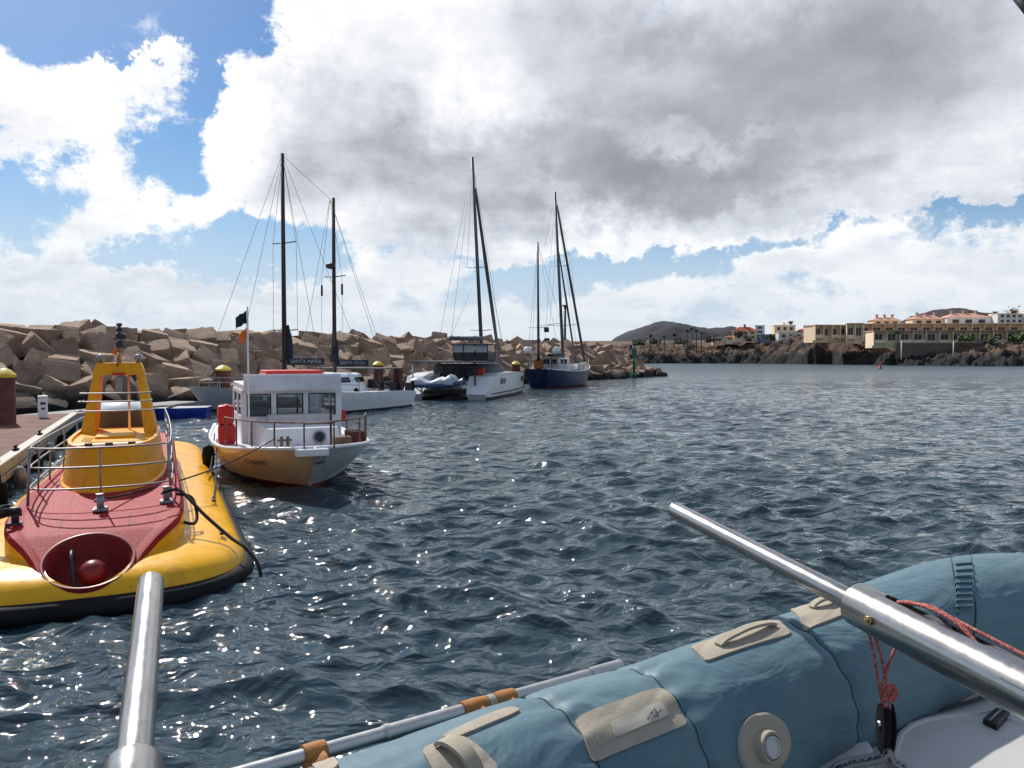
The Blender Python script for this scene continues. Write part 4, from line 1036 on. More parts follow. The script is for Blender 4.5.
b_ = NB(); box(b_, (.25, 1.3, 6.2), (.5, .4, .5), bev=.1); box(b_, (.3, 1.3, 5.2), (.5, .5, .25), bev=.1); tube(b_, [(-.9, 1.4, 6.6), (1.7, 1.4, 6.9)], .03, 5); obj('radar', b_, M['dark'], mD)
mE = mast(ket, .1, 7.2, 1.9, 21.9, .19, .13, 'mastgrey', ((13.6, 1.0), (6.9, 1.7)), rake=-1.0, lean=-.75)
furled(ket, (.05, 15.0, 2.8), (-.55, 6.6, 20.5), .17, 'mastgrey'); furled(ket, (.05, 11.6, 2.6), (-.4, 6.9, 15.2), .12, 'mastgrey')
b_ = NB(); tube(b_, [(.1, 7.0, 3.6), (.1, 2.4, 3.5)], [.22, .18], 8); obj('boom', b_, M['canvas'], ket, smooth=True)
wires(mE, [((-.64, 6.3, 21.6), (-2.2, 6.5, 1.8)), ((-.64, 6.3, 21.6), (2.3, 6.5, 1.8)), ((-.64, 6.3, 21.6), (-.9, 6.9, 13.6)), ((-.64, 6.3, 21.6), (1.1, 6.9, 13.6)), ((-.64, 6.3, 21.6), (.0, 1.4, 15.2)), ((1.1, 6.9, 13.6), (1.8, 7.1, 6.9)), ((-.9, 6.9, 13.6), (-1.6, 7.1, 6.9))], .014)
wires(mD, [((-.3, .1, 15.3), (-2.0, 1.2, 1.9)), ((-.3, .1, 15.3), (2.1, 1.2, 1.9)), ((-.3, .1, 15.3), (-.6, -1.0, 2.2)), ((-.3, .1, 15.3), (2.3, 5.0, 1.8))], .014)

# ------------------------------------------------------------------ small boat behind the submarine, blue boat at the cross dock
sb = thing('motor_boat', 'small white motor boat beyond the submarine arch', 'boat', P(120, 400, 27.0) * Vector((1, 1, 0)) if False else Vector((P(121, 400, 27.5).x, 27.5, 0)), math.radians(27))
b_ = hull(NB(), [(-1.5, -1.2, .75, .6, .75), (0, 0, 1.0, .85, .8), (2, 2, 1.05, .85, .85), (3.8, 3.6, .6, .4, .95), (4.8, 4.3, .04, .02, 1.0)], .1, -.3)
obj('hull', b_, [M['cleanwhite'], M['dark'], M['cleanwhite'], M['white']], sb, smooth=True, sharp=35)
b_ = NB(); loft(b_, [oval(.95, -.6, 2.4, .8, 24), oval(.88, -.4, 2.2, 1.30, 24), oval(.7, -.1, 1.9, 1.62, 24)], True, False, True); obj('cabin', fix(b_), M['cleanwhite'], sb, smooth=True)
b_ = NB(); box(b_, (0, -1.0, .95), (1.5, .1, .35), bev=.03); obj('grey_panel', b_, M['awning'], sb)
bb = thing('workboat', 'low bright blue boat tied to the cross dock', 'boat', (P(163, 410, 41).x, 41, 0), math.radians(-80))
b_ = hull(NB(), [(-2.2, -2.0, .3, .2, .62), (-1.2, -1.1, .85, .7, .6), (1.0, 1.0, .9, .75, .58), (2.4, 2.3, .75, .6, .6)], .05, -.3)
obj('hull', b_, [M['bluepaint'], M['bluepaint'], M['bluepaint'], M['grey']], bb, smooth=True, sharp=35)
b_ = NB(); box(b_, (0, .4, .68), (1.5, .3, .06)); obj('thwart', b_, M['wood'], bb)

# ------------------------------------------------------------------ docks
# long dock beside the submarine; local y away, x across, right edge at x=0
DA = Vector((-.42, .9075, 0)); DB_ = Vector((.9075, .42, 0)); D0 = P(0, 468, 17.8); D0.z = 0
D0 = D0 + Vector((0, 0, 0))
dock = thing('dock', 'long floating dock of brown planks left of the submarine', 'dock', D0, rot_of(DA))
b_ = NB(); box(b_, (-1.62, 5.5, .65), (2.55, 27, .10)); obj('planking', b_, M['dock'], dock)
b_ = NB(); box(b_, (-.16, 5.5, .60), (.30, 27.05, .28), bev=.03); box(b_, (-.06, 5.5, .36), (.16, 27.0, .16), bev=.03); obj('edge_beam', b_, M['dockedge'], dock)
b_ = NB(); box(b_, (-3.0, 5.5, .62), (.22, 27.05, .26), bev=.03); obj('edge_beam', b_, M['dockedge'], dock)
for y in np.arange(-6, 18, 3.2):
    b_ = NB(); box(b_, (-1.6, y, .18), (2.6, 2.0, .75), bev=.06); obj('float', b_, M['concrete'], dock)
for i, y in enumerate((-1.0, 1.6, 4.6, 7.6, 10.6)):
    b_ = NB(); lathe(b_, [(.03, .30), (.12, .22), (.15, 0), (.12, -.24), (.03, -.32)], 12); tube(b_, [(0, 0, .28), (-.03, 0, .55)], .015, 5); o = obj('fender', b_, M['galv'] if i % 2 else M['black'], None, smooth=True)
    o.location = D0 + DB_*.17 + DA*y + Vector((0, 0, .22))
    tag(o, f'{"grey" if i % 2 else "black"} fender hanging from the edge of the plank dock, {["nearest", "second", "third", "fourth", "farthest"][i]} from the camera', 'fender', 'dock fenders')
for i, y in enumerate((.6, 3.4, 8.0)):
    b_ = NB(); box(b_, (0, 0, .03), (.14, .30, .05), bev=.01); tube(b_, [(0, -.2, .12), (0, .2, .12)], .03, 7); tube(b_, [(0, -.08, .04), (0, -.08, .12)], .025, 6); tube(b_, [(0, .08, .04), (0, .08, .12)], .025, 6)
    o = obj('cleat', b_, M['black'], dock); o.location = (-.18, y, .74)
# cross dock in front of the breakwater
x0 = P(86, 411, 37); x1 = P(188, 404, 45); x0.z = x1.z = 0; dd = (x1-x0); L_ = dd.length; dd.normalize()
xd = thing('dock', 'grey cross dock running below the breakwater blocks', 'dock', x0, math.atan2(dd.y, dd.x))
b_ = NB(); box(b_, (L_/2-4, 0, .58), (L_+8, 2.0, .22), bev=.03); obj('walkway', b_, M['concrete'], xd)
b_ = NB(); box(b_, (L_/2-4, -.98, .42), (L_+8, .10, .30)); obj('edge_beam', b_, M['dockedge'], xd)
for k in range(5):
    b_ = NB(); box(b_, (k*L_/4, 0, .1), (1.6, 1.8, .7), bev=.05); obj('float', b_, M['concrete'], xd)
# piles with yellow caps
def pile(px, pytop, d, r, lab):
    p = P(px, pytop, d); zt = p.z
    t_ = thing('mooring_pile', lab, 'mooring pile', (p.x, p.y, 0), 0, 'red brown mooring piles with yellow caps')
    b_ = NB(); lathe(b_, [(r*.9, -1.5), (r*.92, zt-.35), (r*.9, zt-.34)], 20); obj('post', b_, M['pile'], t_, smooth=True, sharp=40)
    b_ = NB(); lathe(b_, [(r*.98, zt-.37), (r*1.02, zt-.26), (r*.5, zt-.06), (.02, zt)], 20); obj('cap', b_, M['pilecap'], t_, smooth=True, sharp=30)
pile(4, 368, 29.5, .40, 'thick red brown pile with yellow cap at the left edge, nearest the camera')
pile(223, 365, 50, .50, 'red brown pile with yellow cap behind the grey catamaran bow')
pile(378, 361, 58.5, .42, 'red brown pile with yellow cap behind the rear awning of the two masted catamaran')
pile(516, 361, 76.5, .45, 'red brown pile with yellow cap beside the stern of the blue ketch')
# power pedestal
pp = P(43, 416, 32.5); ped = thing('power_pedestal', 'white service pedestal on the plank dock', 'power pedestal', (pp.x, pp.y, .70), rot_of(DA))
b_ = NB(); box(b_, (0, 0, .42), (.34, .28, .84), bev=.03); box(b_, (0, 0, .90), (.36, .30, .10), bev=.03); obj('cabinet', b_, M['whitesolid'], ped)
b_ = NB(); box(b_, (.03, -.15, .62), (.20, .03, .10), bev=.01); box(b_, (.03, -.15, .40), (.14, .03, .08), bev=.01); obj('socket', b_, M['dark'], ped)

# ------------------------------------------------------------------ green beacon
bp = P(634, 375, 118); bea = thing('beacon', 'green light beacon on the head of the breakwater', 'beacon', (bp.x, 118, 0), 0)
b_ = NB(); tube(b_, [(0, 0, .2), (0, 0, 5.0)], .17, 10); box(b_, (0, 0, .5), (.8, .8, .5), bev=.1); obj('pole', b_, M['greenpaint'], bea)
b_ = NB(); lathe(b_, [(.4, 4.4), (.4, 4.5), (.42, 3.6), (.0, 3.59)][::-1], 12); obj('platform', b_, M['greenpaint'], bea)
b_ = NB(); lathe(b_, [(.14, 5.0), (.2, 5.05), (.2, 5.4), (.1, 5.55), (0, 5.56)], 12); obj('lantern', b_, M['dark'], bea)
b_ = NB(); box(b_, (-.55, 0, 4.9), (.45, .4, .55), bev=.08); tube(b_, [(-.4, 0, 4.5), (0, 0, 4.2)], .05, 6); obj('solar_box', b_, M['dark'], bea)
b2p = P(565, 345, 128); bea2 = thing('beacon', 'tall dark green post standing on the breakwater crest behind the ketch mast', 'beacon', (b2p.x, 128, 4.2), 0)
b_ = NB(); tube(b_, [(0, 0, -.5), (0, 0, 7.6)], .2, 8); obj('pole', b_, M['greenpaint'], bea2)
b_ = NB(); box(b_, (0, 0, 7.7), (.9, .6, .25)); obj('light_bar', b_, M['dark'], bea2)
# red buoy
bu = P(880, 369, 215); bt = thing('buoy', 'small red buoy floating off the far shore', 'buoy', (bu.x, 215, 0))
b_ = NB(); lathe(b_, [(.2, -.3), (.55, -.1), (.55, .28), (.25, .55), (.10, 1.1), (.10, 1.3), (0, 1.32)], 16); obj('float', b_, M['red'], bt, smooth=True)
b_ = NB(); box(b_, (0, 0, 1.45), (.35, .35, .3), rot=(0, 0, .7)); obj('topmark', b_, M['red'], bt)

# ------------------------------------------------------------------ far buildings
def wmat(n, c): return mat(n, c, .85, var=.10, vs=.25, stain=(tuple(x*.72 for x in c), .4), ss=.3)
CREAM = wmat('cream_render', (.82, .60, .40)); PALE = wmat('pale_render', (.80, .66, .50)); PINKR = wmat('pink_roof', (.55, .33, .23)); WHITE = wmat('white_render', (.68, .67, .65))
REDR = wmat('terracotta_roof', (.38, .10, .055)); BLUEG = wmat('blue_grey_render', (.20, .26, .33)); STONE = wmat('dark_stone_wall', (.15, .108, .083)); LGREY = wmat('light_grey_render', (.36, .36, .33)); OLIVE = wmat('olive_cream_render', (.80, .64, .44))
def row_building(px0, px1, d0, d1, ybase, ytop, unit, wm, label, name='terraced_building'):
    a_ = Vector((hx(px0, d0), d0, 0)); c_ = Vector((hx(px1, d1), d1, 0)); v = c_-a_; L_ = v.length; v.normalize()
    z0 = H + (357-ybase)/F*d0; z1 = H + (357-ytop)/F*d0
    t_ = thing(name, label, 'building', (a_.x, a_.y, z0), math.atan2(v.y, v.x)); h_ = z1-z0
    n = max(1, round(L_/unit)); u = L_/n
    b_ = NB(); box(b_, (L_/2, 4.5, h_/2-1.0), (L_, 8, h_+2)); obj('wall', b_, wm, t_)
    b_ = NB(); box(b_, (L_/2, 3.6, h_+.15), (L_+.8, 11.5, .34)); obj('roof', b_, PINKR if wm is OLIVE else PALE, t_)
    for i in range(n+1):
        b_ = NB(); box(b_, (i*u, -.6, h_/2-.5), (.34, 2.3, h_+1)); obj('divider_wall', b_, wm, t_)
    for i in range(n):
        f = NB(); box(f, ((i+.5)*u, .47, h_*.48), (u*.56, .12, h_*.52)); wo = obj('window', f, M['farglass'], t_)
        g = NB(); box(g, ((i+.5)*u, .40, h_*.48), (.12, .10, h_*.52)); box(g, ((i+.5)*u, .38, h_*.77), (u*.62, .14, .14)); obj('frame', g, WHITE, wo)
        if i % 3 != 1:
            g = NB(); box(g, ((i+.5)*u, -1.5, h_*.13), (u*.86, .16, h_*.26)); obj('balcony_wall', g, wm, t_)
    return t_
row_building(872, 1045, 308, 300, 343, 331.5, 5.1, OLIVE, 'lower row of terraced holiday flats with dark dividing bays')
row_building(858, 1045, 338, 332, 337, 324.5, 5.4, CREAM, 'upper long row of cream terraced flats with flat roof')
row_building(813, 846, 334, 336, 338, 325.5, 4.2, CREAM, 'cream two storey block at the left end of the hotel')
row_building(846, 862, 330, 328, 339, 324, 3.6, PALE, 'narrow pale block between the cream block and the long row')
def block_house(px, w_, d, ybase, ytop, wm, rm, label, hip=True, nw=3, chim=2, floors=1, name='house'):
    z0 = H + (357-ybase)/F*d; z1 = H + (357-ytop)/F*d; W_ = w_/F*d; h_ = (z1-z0)
    t_ = thing(name, label, 'building', (hx(px, d), d, z0), -.12); wh_ = h_*(.62 if hip else .97)
    b_ = NB(); box(b_, (0, 0, wh_/2-1), (W_, W_*.6, wh_+2)); wl = obj('wall', b_, wm, t_)
    if hip:
        b_ = NB(); hw, hd = W_/2+.5, W_*.3+.5
        loft(b_, [[Vector((-hw, -hd, wh_)), Vector((hw, -hd, wh_)), Vector((hw, hd, wh_)), Vector((-hw, hd, wh_))], [Vector((-hw*.45, -.3, h_)), Vector((hw*.45, -.3, h_)), Vector((hw*.45, .3, h_)), Vector((-hw*.45, .3, h_))]], True, True, True); ro = obj('roof', fix(b_), rm, t_)
    else:
        b_ = NB(); box(b_, (0, 0, h_-.1), (W_+.4, W_*.6+.4, .35)); ro = obj('roof', b_, rm, t_)
    for k in range(chim):
        b_ = NB(); xx = (k-(chim-1)/2)*W_*.28; box(b_, (xx, -.6, h_+.3), (.9, .9, 1.4)); box(b_, (xx, -.6, h_+1.1), (1.3, 1.3, .35)); obj('chimney', b_, rm, ro)
    for fl in range(floors):
        for k in range(nw):
            b_ = NB(); box(b_, ((k+.5-nw/2)*W_/nw*.9, -W_*.3-.02, wh_*(fl+.5)/floors), (W_/nw*.45, .14, wh_/floors*.5)); obj('window', b_, M['farglass'], t_)
block_house(905-22, 26, 352, 326, 317.5, CREAM, PINKR, 'pavilion with pink roof, leftmost behind the cream row', chim=3)
block_house(924, 30, 356, 326, 315.5, CREAM, PINKR, 'pavilion with pink hip roof and turrets, second behind the cream row', chim=3)
block_house(962, 40, 352, 326, 313.5, WHITE, PINKR, 'widest pink hip roofed pavilion in the middle of the hotel', chim=3)
block_house(986, 22, 372, 324, 316.5, WHITE, PALE, 'low white block right of the widest pavilion', False, 4, 0)
block_house(1008, 30, 366, 324, 314, WHITE, PALE, 'white flat roofed block on the hilltop at the right edge', False, 5, 1, 2)
block_house(1036, 26, 360, 324, 311, WHITE, CREAM, 'tall white block cut off by the right edge', False, 4, 1, 2)
block_house(744, 22, 398, 339, 327, CREAM, REDR, 'house with red tiled hip roof at the left of the village', floors=2, chim=1)
block_house(759, 9, 396, 338, 325.5, WHITE, WHITE, 'narrow white tower like house beside the red roof', False, 1, 0, 3)
block_house(766, 14, 392, 339, 334.5, BLUEG, BLUEG, 'low blue grey building between the white houses', False, 2, 0)
block_house(783, 20, 392, 338, 325.5, CREAM, PALE, 'sand coloured two storey house with flat roof', False, 3, 1, 2)
block_house(789, 24, 384, 339, 333, WHITE, WHITE, 'long low white house in front of the sand coloured one', False, 3, 0)
block_house(804, 16, 388, 338, 329, WHITE, REDR, 'white house with red roof next to the hotel', True, 2, 1)
block_house(718, 12, 402, 341.5, 337.5, CREAM, PALE, 'small sand coloured shed left of the red roofed house', False, 1, 0)
block_house(732, 14, 400, 340.5, 335.5, PALE, REDR, 'small cottage with red roof below the big red roof', True, 2, 0)
block_house(686, 9, 410, 343, 339.5, LGREY, WHITE, 'tiny pale hut among the palms', False, 1, 0)
# garden wall and lamp posts on the promenade
rw = thing('retaining_wall', 'long dark stone retaining wall below the lower terrace row', 'wall', (hx(898, 302), 302, 0), math.atan2(-5, 60))
b_ = NB(); box(b_, (34, 0, 5.8), (70, .8, 6.0)); obj('stone_face', b_, STONE, rw)
b_ = NB(); box(b_, (34, 0, 8.9), (70.2, 1.0, .22)); obj('coping', b_, LGREY, rw)
for px_, lab in ((901, 'pale lamp post at the left end of the promenade'), (953, 'pale lamp post halfway along the promenade')):
    t_ = thing('street_lamp', lab, 'street lamp', (hx(px_, 284), 284, 3.2), 0, 'promenade lamp posts')
    b_ = NB(); tube(b_, [(0, 0, -1), (0, 0, 6.0)], .16, 6); obj('post', b_, M['whitesolid'], t_); b_ = NB(); box(b_, (.4, 0, 6.0), (1.2, .4, .2)); obj('lamp_head', b_, M['whitesolid'], t_)

# ------------------------------------------------------------------ palms and shrubs far away
LEAF = mat('palm_leaf', (.035, .055, .02), .8, var=.4, vs=1); LEAF2 = mat('shrub_leaf', (.06, .10, .025), .8, var=.5, vs=.8); TRUNK = mat('palm_trunk', (.12, .09, .065), .9, var=.2)
def palm_mesh(sd):
    rg = random.Random(sd); b_ = NB()
    for k in range(22):
        an = k*2.4 + rg.random()*.4; up = rg.uniform(-.5, 1.0); L_ = rg.uniform(1.8, 2.5); pr = None
        for i in range(7):
            t = i/6; rr = L_*t; z = up*rr - .42*rr*rr*(1 if up > 0 else .6); w_ = .30*math.sin(PI*min(t+.12, 1))+.02
            c = Vector((math.cos(an)*rr*.95, math.sin(an)*rr*.95, z)); s_ = Vector((-math.sin(an), math.cos(an), -.5))*w_; s2 = Vector((math.sin(an), -math.cos(an), -.5))*w_
            q = [b_.verts.new(c), b_.verts.new(c+s_), b_.verts.new(c+s2)]
            if pr: b_.faces.new((pr[0], q[0], q[1], pr[1])); b_.faces.new((pr[0], pr[2], q[2], q[0]))
            pr = q
    me = bpy.data.meshes.new('crown'); b_.to_mesh(me); b_.free(); me.materials.append(LEAF); return me
PM = [palm_mesh(i) for i in range(3)]
def tk_mesh():
    b_ = NB(); tube(b_, [(0, 0, -1.5), (.08, 0, .4), (.02, 0, 1)], [.30, .24, .20], 8); me = bpy.data.meshes.new('trunk'); b_.to_mesh(me); b_.free(); me.materials.append(TRUNK); return me
TM = tk_mesh()
def palm(px, ybase, ytop, d, lab, cs=1.):
    z0 = H + (357-ybase)/F*d; h_ = (ybase-ytop)/F*d
    t_ = thing('palm_tree', lab, 'palm tree', (hx(px, d), d, z0), 0, 'palms on the far shore')
    o = obj('trunk', TM, TRUNK, t_); o.scale = (1, 1, h_*.86); o = obj('crown', random.choice(PM), LEAF, t_); o.location = (0, 0, h_*.84); o.scale = (cs, cs, cs); o.rotation_euler = (0, 0, random.random()*6)
for px_, yb_, yt_, dd_, lab in ((650, 346, 333, 400, 'lone palm standing leftmost, below the slope of the mountain'), (664, 345, 334, 402, 'low palm just right of the leftmost palm'), (687, 345, 327, 398, 'tall palm at the left of the close palm cluster'),
   (691.5, 345, 325, 404, 'tallest palm of the close palm cluster'), (696, 345, 327, 400, 'tall palm right of the tallest in the cluster'), (701, 345, 330, 396, 'shorter palm at the right of the palm cluster'), (674, 345, 332, 406, 'slim palm between the low palm and the cluster'),
   (790, 327, 321, 400, 'palm rising behind the sand coloured house'), (806, 332, 324.5, 396, 'palm behind the white house with red roof'), (897, 344, 329, 300, 'broad green palm in front of the terrace rows'), (912, 322, 316, 372, 'palm between the first two pink pavilions'), (994, 320, 311, 388, 'palm behind the hilltop white blocks')):
    palm(px_, yb_, yt_, dd_, lab, 1.0 if px_ != 897 else 1.3)
def shrub(px, y, d, s, lab, m=None):
    b_ = NB(); rg = random.Random(int(px*7))
    for k in range(170):
        v = Vector((rg.gauss(0, .5), rg.gauss(0, .5), abs(rg.gauss(.35, .35)))) * s; q = rg.uniform(.14, .26)*s
        u = Vector((rg.gauss(0, 1), rg.gauss(0, 1), rg.gauss(0, 1))).normalized(); w_ = u.orthogonal().normalized()
        b_.faces.new([b_.verts.new(v + u*q), b_.verts.new(v + w_*q), b_.verts.new(v - u*q*.8), b_.verts.new(v-w_*q)])
    o = obj('shrub', b_, m or LEAF2, None); o.location = (hx(px, d), d, H + (357-y)/F*d); tag(o, lab, 'shrub', 'shrubs around the hotel')
for px_, y_, d_, s_, lab in ((965, 341, 298, 2.8, 'bright green shrub in the bay below the middle of the terrace'), (988, 342, 298, 2.4, 'green shrub right of the brightest one at the terrace'), (1018, 341, 297, 3.2, 'big green bush at the right edge of the terrace'), (738, 336, 396, 3.2, 'dark tree before the red roofed house'),
   (812, 333, 386, 3., 'dark tree at the left end of the hotel'), (822, 334, 382, 2.4, 'small dark tree before the cream block'), (710, 342, 398, 2.8, 'dark bush right of the palm cluster'), (640, 345, 400, 3., 'dark bush at the foot of the mountain'), (655, 344, 398, 2.6, 'dark bush below the lone palm'), (680, 344, 396, 2.8, 'dark bush left of the palm cluster'), (770, 340, 380, 2.6, 'dark bush below the blue grey building'), (970, 318, 380, 2.5, 'dark tree top right of the widest pavilion'), (1012, 314, 385, 2.6, 'dark tree top among the hilltop blocks'), (748, 341, 386, 2.2, 'small dark bush below the cottage')):
    shrub(px_, y_, d_, s_, lab, None if s_ in (2.8, 2.4, 3.2) and px_ > 950 and px_ != 970 else LEAF)

# ------------------------------------------------------------------ own boat: davits
dv = Vector((-.43, 1, .13)).normalized()
def davit(tip, L1, L2, ri, ro, lab, twist):
    root = thing('davit', lab, 'davit', tip, 0)
    b_ = NB(); tube(b_, [Vector((0, 0, 0)), -dv*(L1+.12)], ri, 40)
    bmesh.ops.bevel(b_, geom=[e for e in b_.edges if len(e.link_faces) == 2 and e.calc_face_angle(0) > 1.2], offset=.004, segments=3, affect='EDGES')
    obj('inner_tube', b_, M['polish'], root, smooth=True, sharp=50)
    b_ = NB(); prs = [(ri*1.01, -L1+.01), (ro*.93, -L1), (ro, -L1-.006), (ro, -L1-L2)]
    q = dv.to_track_quat('Z', 'Y').to_matrix().to_4x4() @ Matrix.Rotation(twist, 4, 'Z')
    b2 = NB(); lathe(b2, [(ri*1.02, -L1+.0), (ro*.965, -L1), (ro, -L1-.007), (ro, -L1-L2), (ri, -L1-L2)], 64)
    for v in b2.verts: v.co = q @ v.co
    o = obj('sleeve', b2, M['polish'], root, smooth=True, sharp=50)
    return root, o, q
tipR = P(675, 510, 2.5); tipL = P(151, 583, 1.6)
LR = (P(848, 600, 1).xy).length
# length until the sleeve of the right davit: find s so the projection reaches x=850
def solve(tip, px):
    lo, hi = 0, 3
    for _ in range(40):
        mid_ = (lo+hi)/2; p = tip - dv*mid_
        if (proj(p)[0]-px)*(1 if px > proj(tip)[0] else -1) < 0: lo = mid_
        else: hi = mid_
    return lo
L1R = solve(tipR, 856)
rootR, slvR, qR = davit(tipR, L1R, 1.7, .0265, .052, 'polished steel davit pole over the blue dinghy', 0)
lo = 0
s_ = 0
while proj(tipL - dv*s_)[1] < 769: s_ += .005
rootL, slvL, qL = davit(tipL, s_, .8, .0255, .040, 'polished steel davit pole in front of the submarine', 0)
# slots, sheave, bolt on the right davit
def on_davit(root_q, s, ang, r): return root_q @ Vector((math.cos(ang)*r, math.sin(ang)*r, -s))
camv = Vector((0, 0, H)) - tipR
up_best = max((k*2*PI/72 for k in range(72)), key=lambda a_: (qR @ Vector((math.cos(a_), math.sin(a_), 0))).dot(Vector((.25, -.15, 1))))
def slot(s0, s1, half, ang, qM, L0=0):
    b2 = NB(); R_ = [[], []]
    n = 24
    for ri_, rad in enumerate((.02, .07)):
        for k in range(n):
            a_ = 2*PI*k/n; xx = math.cos(a_)*half; yy = math.sin(a_)*half; ss = s0 + half if xx < 0 else s1 - half
            R_[ri_].append(qM @ (Matrix.Rotation(ang, 4, 'Z') @ Vector((rad, yy, -(ss+xx)))))
    loft(b2, R_, True, True, True); return b2
slvR.data  # slot cut through the wall
b2 = NB(); lathe(b2, [(.046, -L1R-.004), (.052, -L1R-.004), (.052, -L1R-1.7), (.046, -L1R-1.7)], 64)
# inner wall for thickness
for v in b2.verts: v.co = qR @ v.co
b2.free()
boolean(slvR, slot(L1R+.075, L1R+.33, .017, up_best, qR))
for p in slvR.data.polygons: p.use_smooth = True
slvR.data.set_sharp_from_angle(angle=math.radians(45))
if not slvR.data.materials: slvR.data.materials.append(M['polish'])
b_ = NB(); tube(b_, [on_davit(qR, L1R+.085, up_best, .0), on_davit(qR, L1R+.32, up_best, .0)], .030, 16); obj('slot_liner', b_, M['dark'], slvR)
# sheave
b_ = NB(); lathe(b_, [(.03, -.010), (.040, -.010), (.033, 0), (.040, .010), (.03, .010)], 28)
ctr = on_davit(qR, L1R+.205, up_best, .018)
axis = (qR @ Vector((0, 0, -1)) ).cross(qR @ Vector((math.cos(up_best), math.sin(up_best), 0))).normalized()
mm_ = axis.to_track_quat('Z', 'Y').to_matrix().to_4x4()
for v in b_.verts: v.co = mm_ @ v.co + ctr
obj('sheave', b_, M['galv'], slvR, smooth=True, sharp=30)
def nearest_ang(root, q, s, tgt):   # angle on the sleeve whose point projects nearest to a direction
    best = None
    for k in range(180):
        a_ = k*2*PI/180; p = root.location + on_davit(q, s, a_, .052); pr = proj(p)
        n_ = q @ Vector((math.cos(a_), math.sin(a_), 0))
        if n_.dot(Vector((0, 0, H)) - p) < 0: continue
        e = (pr[0]-tgt[0])**2 + (pr[1]-tgt[1])**2
        if best is None or e < best[0]: best = (e, a_)
    return best[1]
sb_ = L1R + .085
ab = nearest_ang(rootR, qR, sb_, (869, 620))
b_ = NB(); c0_ = on_davit(qR, sb_, ab, .052); c1_ = on_davit(qR, sb_, ab, .060); c2_ = on_davit(qR, sb_, ab, .066)
tube(b_, [c0_, c1_], .011, 6); tube(b_, [c1_, c2_], .005, 10); bmesh.ops.recalc_face_normals(b_, faces=b_.faces); obj('bolt', b_, M['brass'], slvR)
b_ = NB(); tube(b_, [on_davit(qR, sb_+.30, ab+.4, .0505), on_davit(qR, sb_+1.5, ab+.4, .0505)], .002, 5); obj('weld_seam', b_, M['dark'], slvR)

# ------------------------------------------------------------------ own boat: blue dinghy tube
axis_px = [(60, 1010, 1.05), (210, 945, 1.2), (367, 878, 1.36), (520, 808, 1.58), (648, 757, 1.80), (740, 717, 1.98), (830, 680, 2.17), (900, 650, 2.33), (965, 630, 2.46), (1030, 628, 2.52), (1100, 650, 2.50), (1180, 700, 2.36), (1240, 790, 2.15), (1290, 930, 1.9)]
rads = [.205, .205, .21, .21, .21, .21, .21, .218, .232, .245, .25, .25, .24, .22]
ax = [P(*a_) for a_ in axis_px]
NS = 14; path = cat(ax, NS); rr = [v.x for v in cat([(r_, 0, 0) for r_ in rads], NS)]
TANG = []; UU = []; VV = []
for i in range(len(path)):
    t_ = (path[min(i+1, len(path)-1)] - path[max(i-1, 0)]).normalized(); TANG.append(t_)
    u_ = Vector((0, 0, 1)); u_ = (u_ - t_*u_.dot(t_)).normalized(); UU.append(u_); VV.append(t_.cross(u_))     # ang 0 = up, +90 = towards v
dl = [0.]
for i in range(1, len(path)): dl.append(dl[-1] + (path[i]-path[i-1]).length)
TL_ = dl[-1]
SEAMS = []   # filled below: indices
def surf(i, ang, off=0., wr=True):
    i = max(0., min(i, len(path)-1.001)); k = int(i); f = i-k
    c = path[k].lerp(path[k+1], f); u_ = UU[k].lerp(UU[k+1], f).normalized(); v_ = VV[k].lerp(VV[k+1], f).normalized(); r_ = rr[k]*(1-f)+rr[k+1]*f
    n_ = u_*math.cos(ang) + v_*math.sin(ang); p = c + n_*r_
    if wr:
        s = dl[k]*(1-f) + dl[k+1]*f
        q = Vector((s*2.2, ang*.9, 0)); d1 = mn.noise(q + Vector((3, 1, mn.noise(q*1.3)*1.5)))
        q2 = Vector((s*5 + ang*3.0, ang*1.2 - s*2, 4.)); d2 = abs(mn.noise(q2))
        d3 = mn.noise(Vector((s*9 - ang*2.5, ang*2.2, 9.)))
        off += .0035*d1 - .0018*max(0, .22-d2)/.22 + .0004*d3
        for sm in SEAMS:
            ds = abs(s-sm); off -= .007*math.exp(-(ds/.012)**2) + .004*math.exp(-(ds/.06)**2)
            if ds < .16: off += .0035*math.sin(ang*17 + sm*5)*math.exp(-(ds/.06)**2)
    return p + n_*off
def find(px, py):
    best = (1e9, 0, 0)
    for i in np.arange(0, len(path)-1, 2.):
        for a_ in np.arange(-PI, PI, .10):
            p = surf(i, a_, 0, False); k = int(i); n_ = UU[k]*math.cos(a_) + VV[k]*math.sin(a_)
            if n_.dot(Vector((0, 0, H)) - p) < 0: continue
            pr = proj(p); e = (pr[0]-px)**2 + (pr[1]-py)**2
            if e < best[0]: best = (e, i, a_)
    e, i, a_ = best; st_ = (1.5, .08)
    for _ in range(40):
        imp = False
        for di, da in ((1, 0), (-1, 0), (0, 1), (0, -1)):
            i2, a2 = i+di*st_[0], a_+da*st_[1]; pr = proj(surf(i2, a2, 0, False)); e2 = (pr[0]-px)**2 + (pr[1]-py)**2
            if e2 < e: e, i, a_ = e2, i2, a2; imp = True
        if not imp: st_ = (st_[0]*.6, st_[1]*.6)
    return i, a_
def s_at(px, py):
    i, a_ = find(px, py); k = int(i); return dl[k] + (dl[k+1]-dl[k])*(i-k)
SEAMS[:] = [s_at(575, 720), s_at(672, 690), s_at(822, 640)]
dg = thing('inflatable_dinghy', 'blue grey inflatable dinghy with beige patches hanging below the davit', 'dinghy', (0, 0, 0))
b_ = NB(); rings = []
nn = (len(path)-1)*3
for j in range(nn+1):
    i = j/3; rings.append([surf(i, 2*PI*k/120) for k in range(120)])
loft(b_, rings, True, True, True); tubeo = obj('tube', fix(b_), M['cover'], dg, smooth=True)
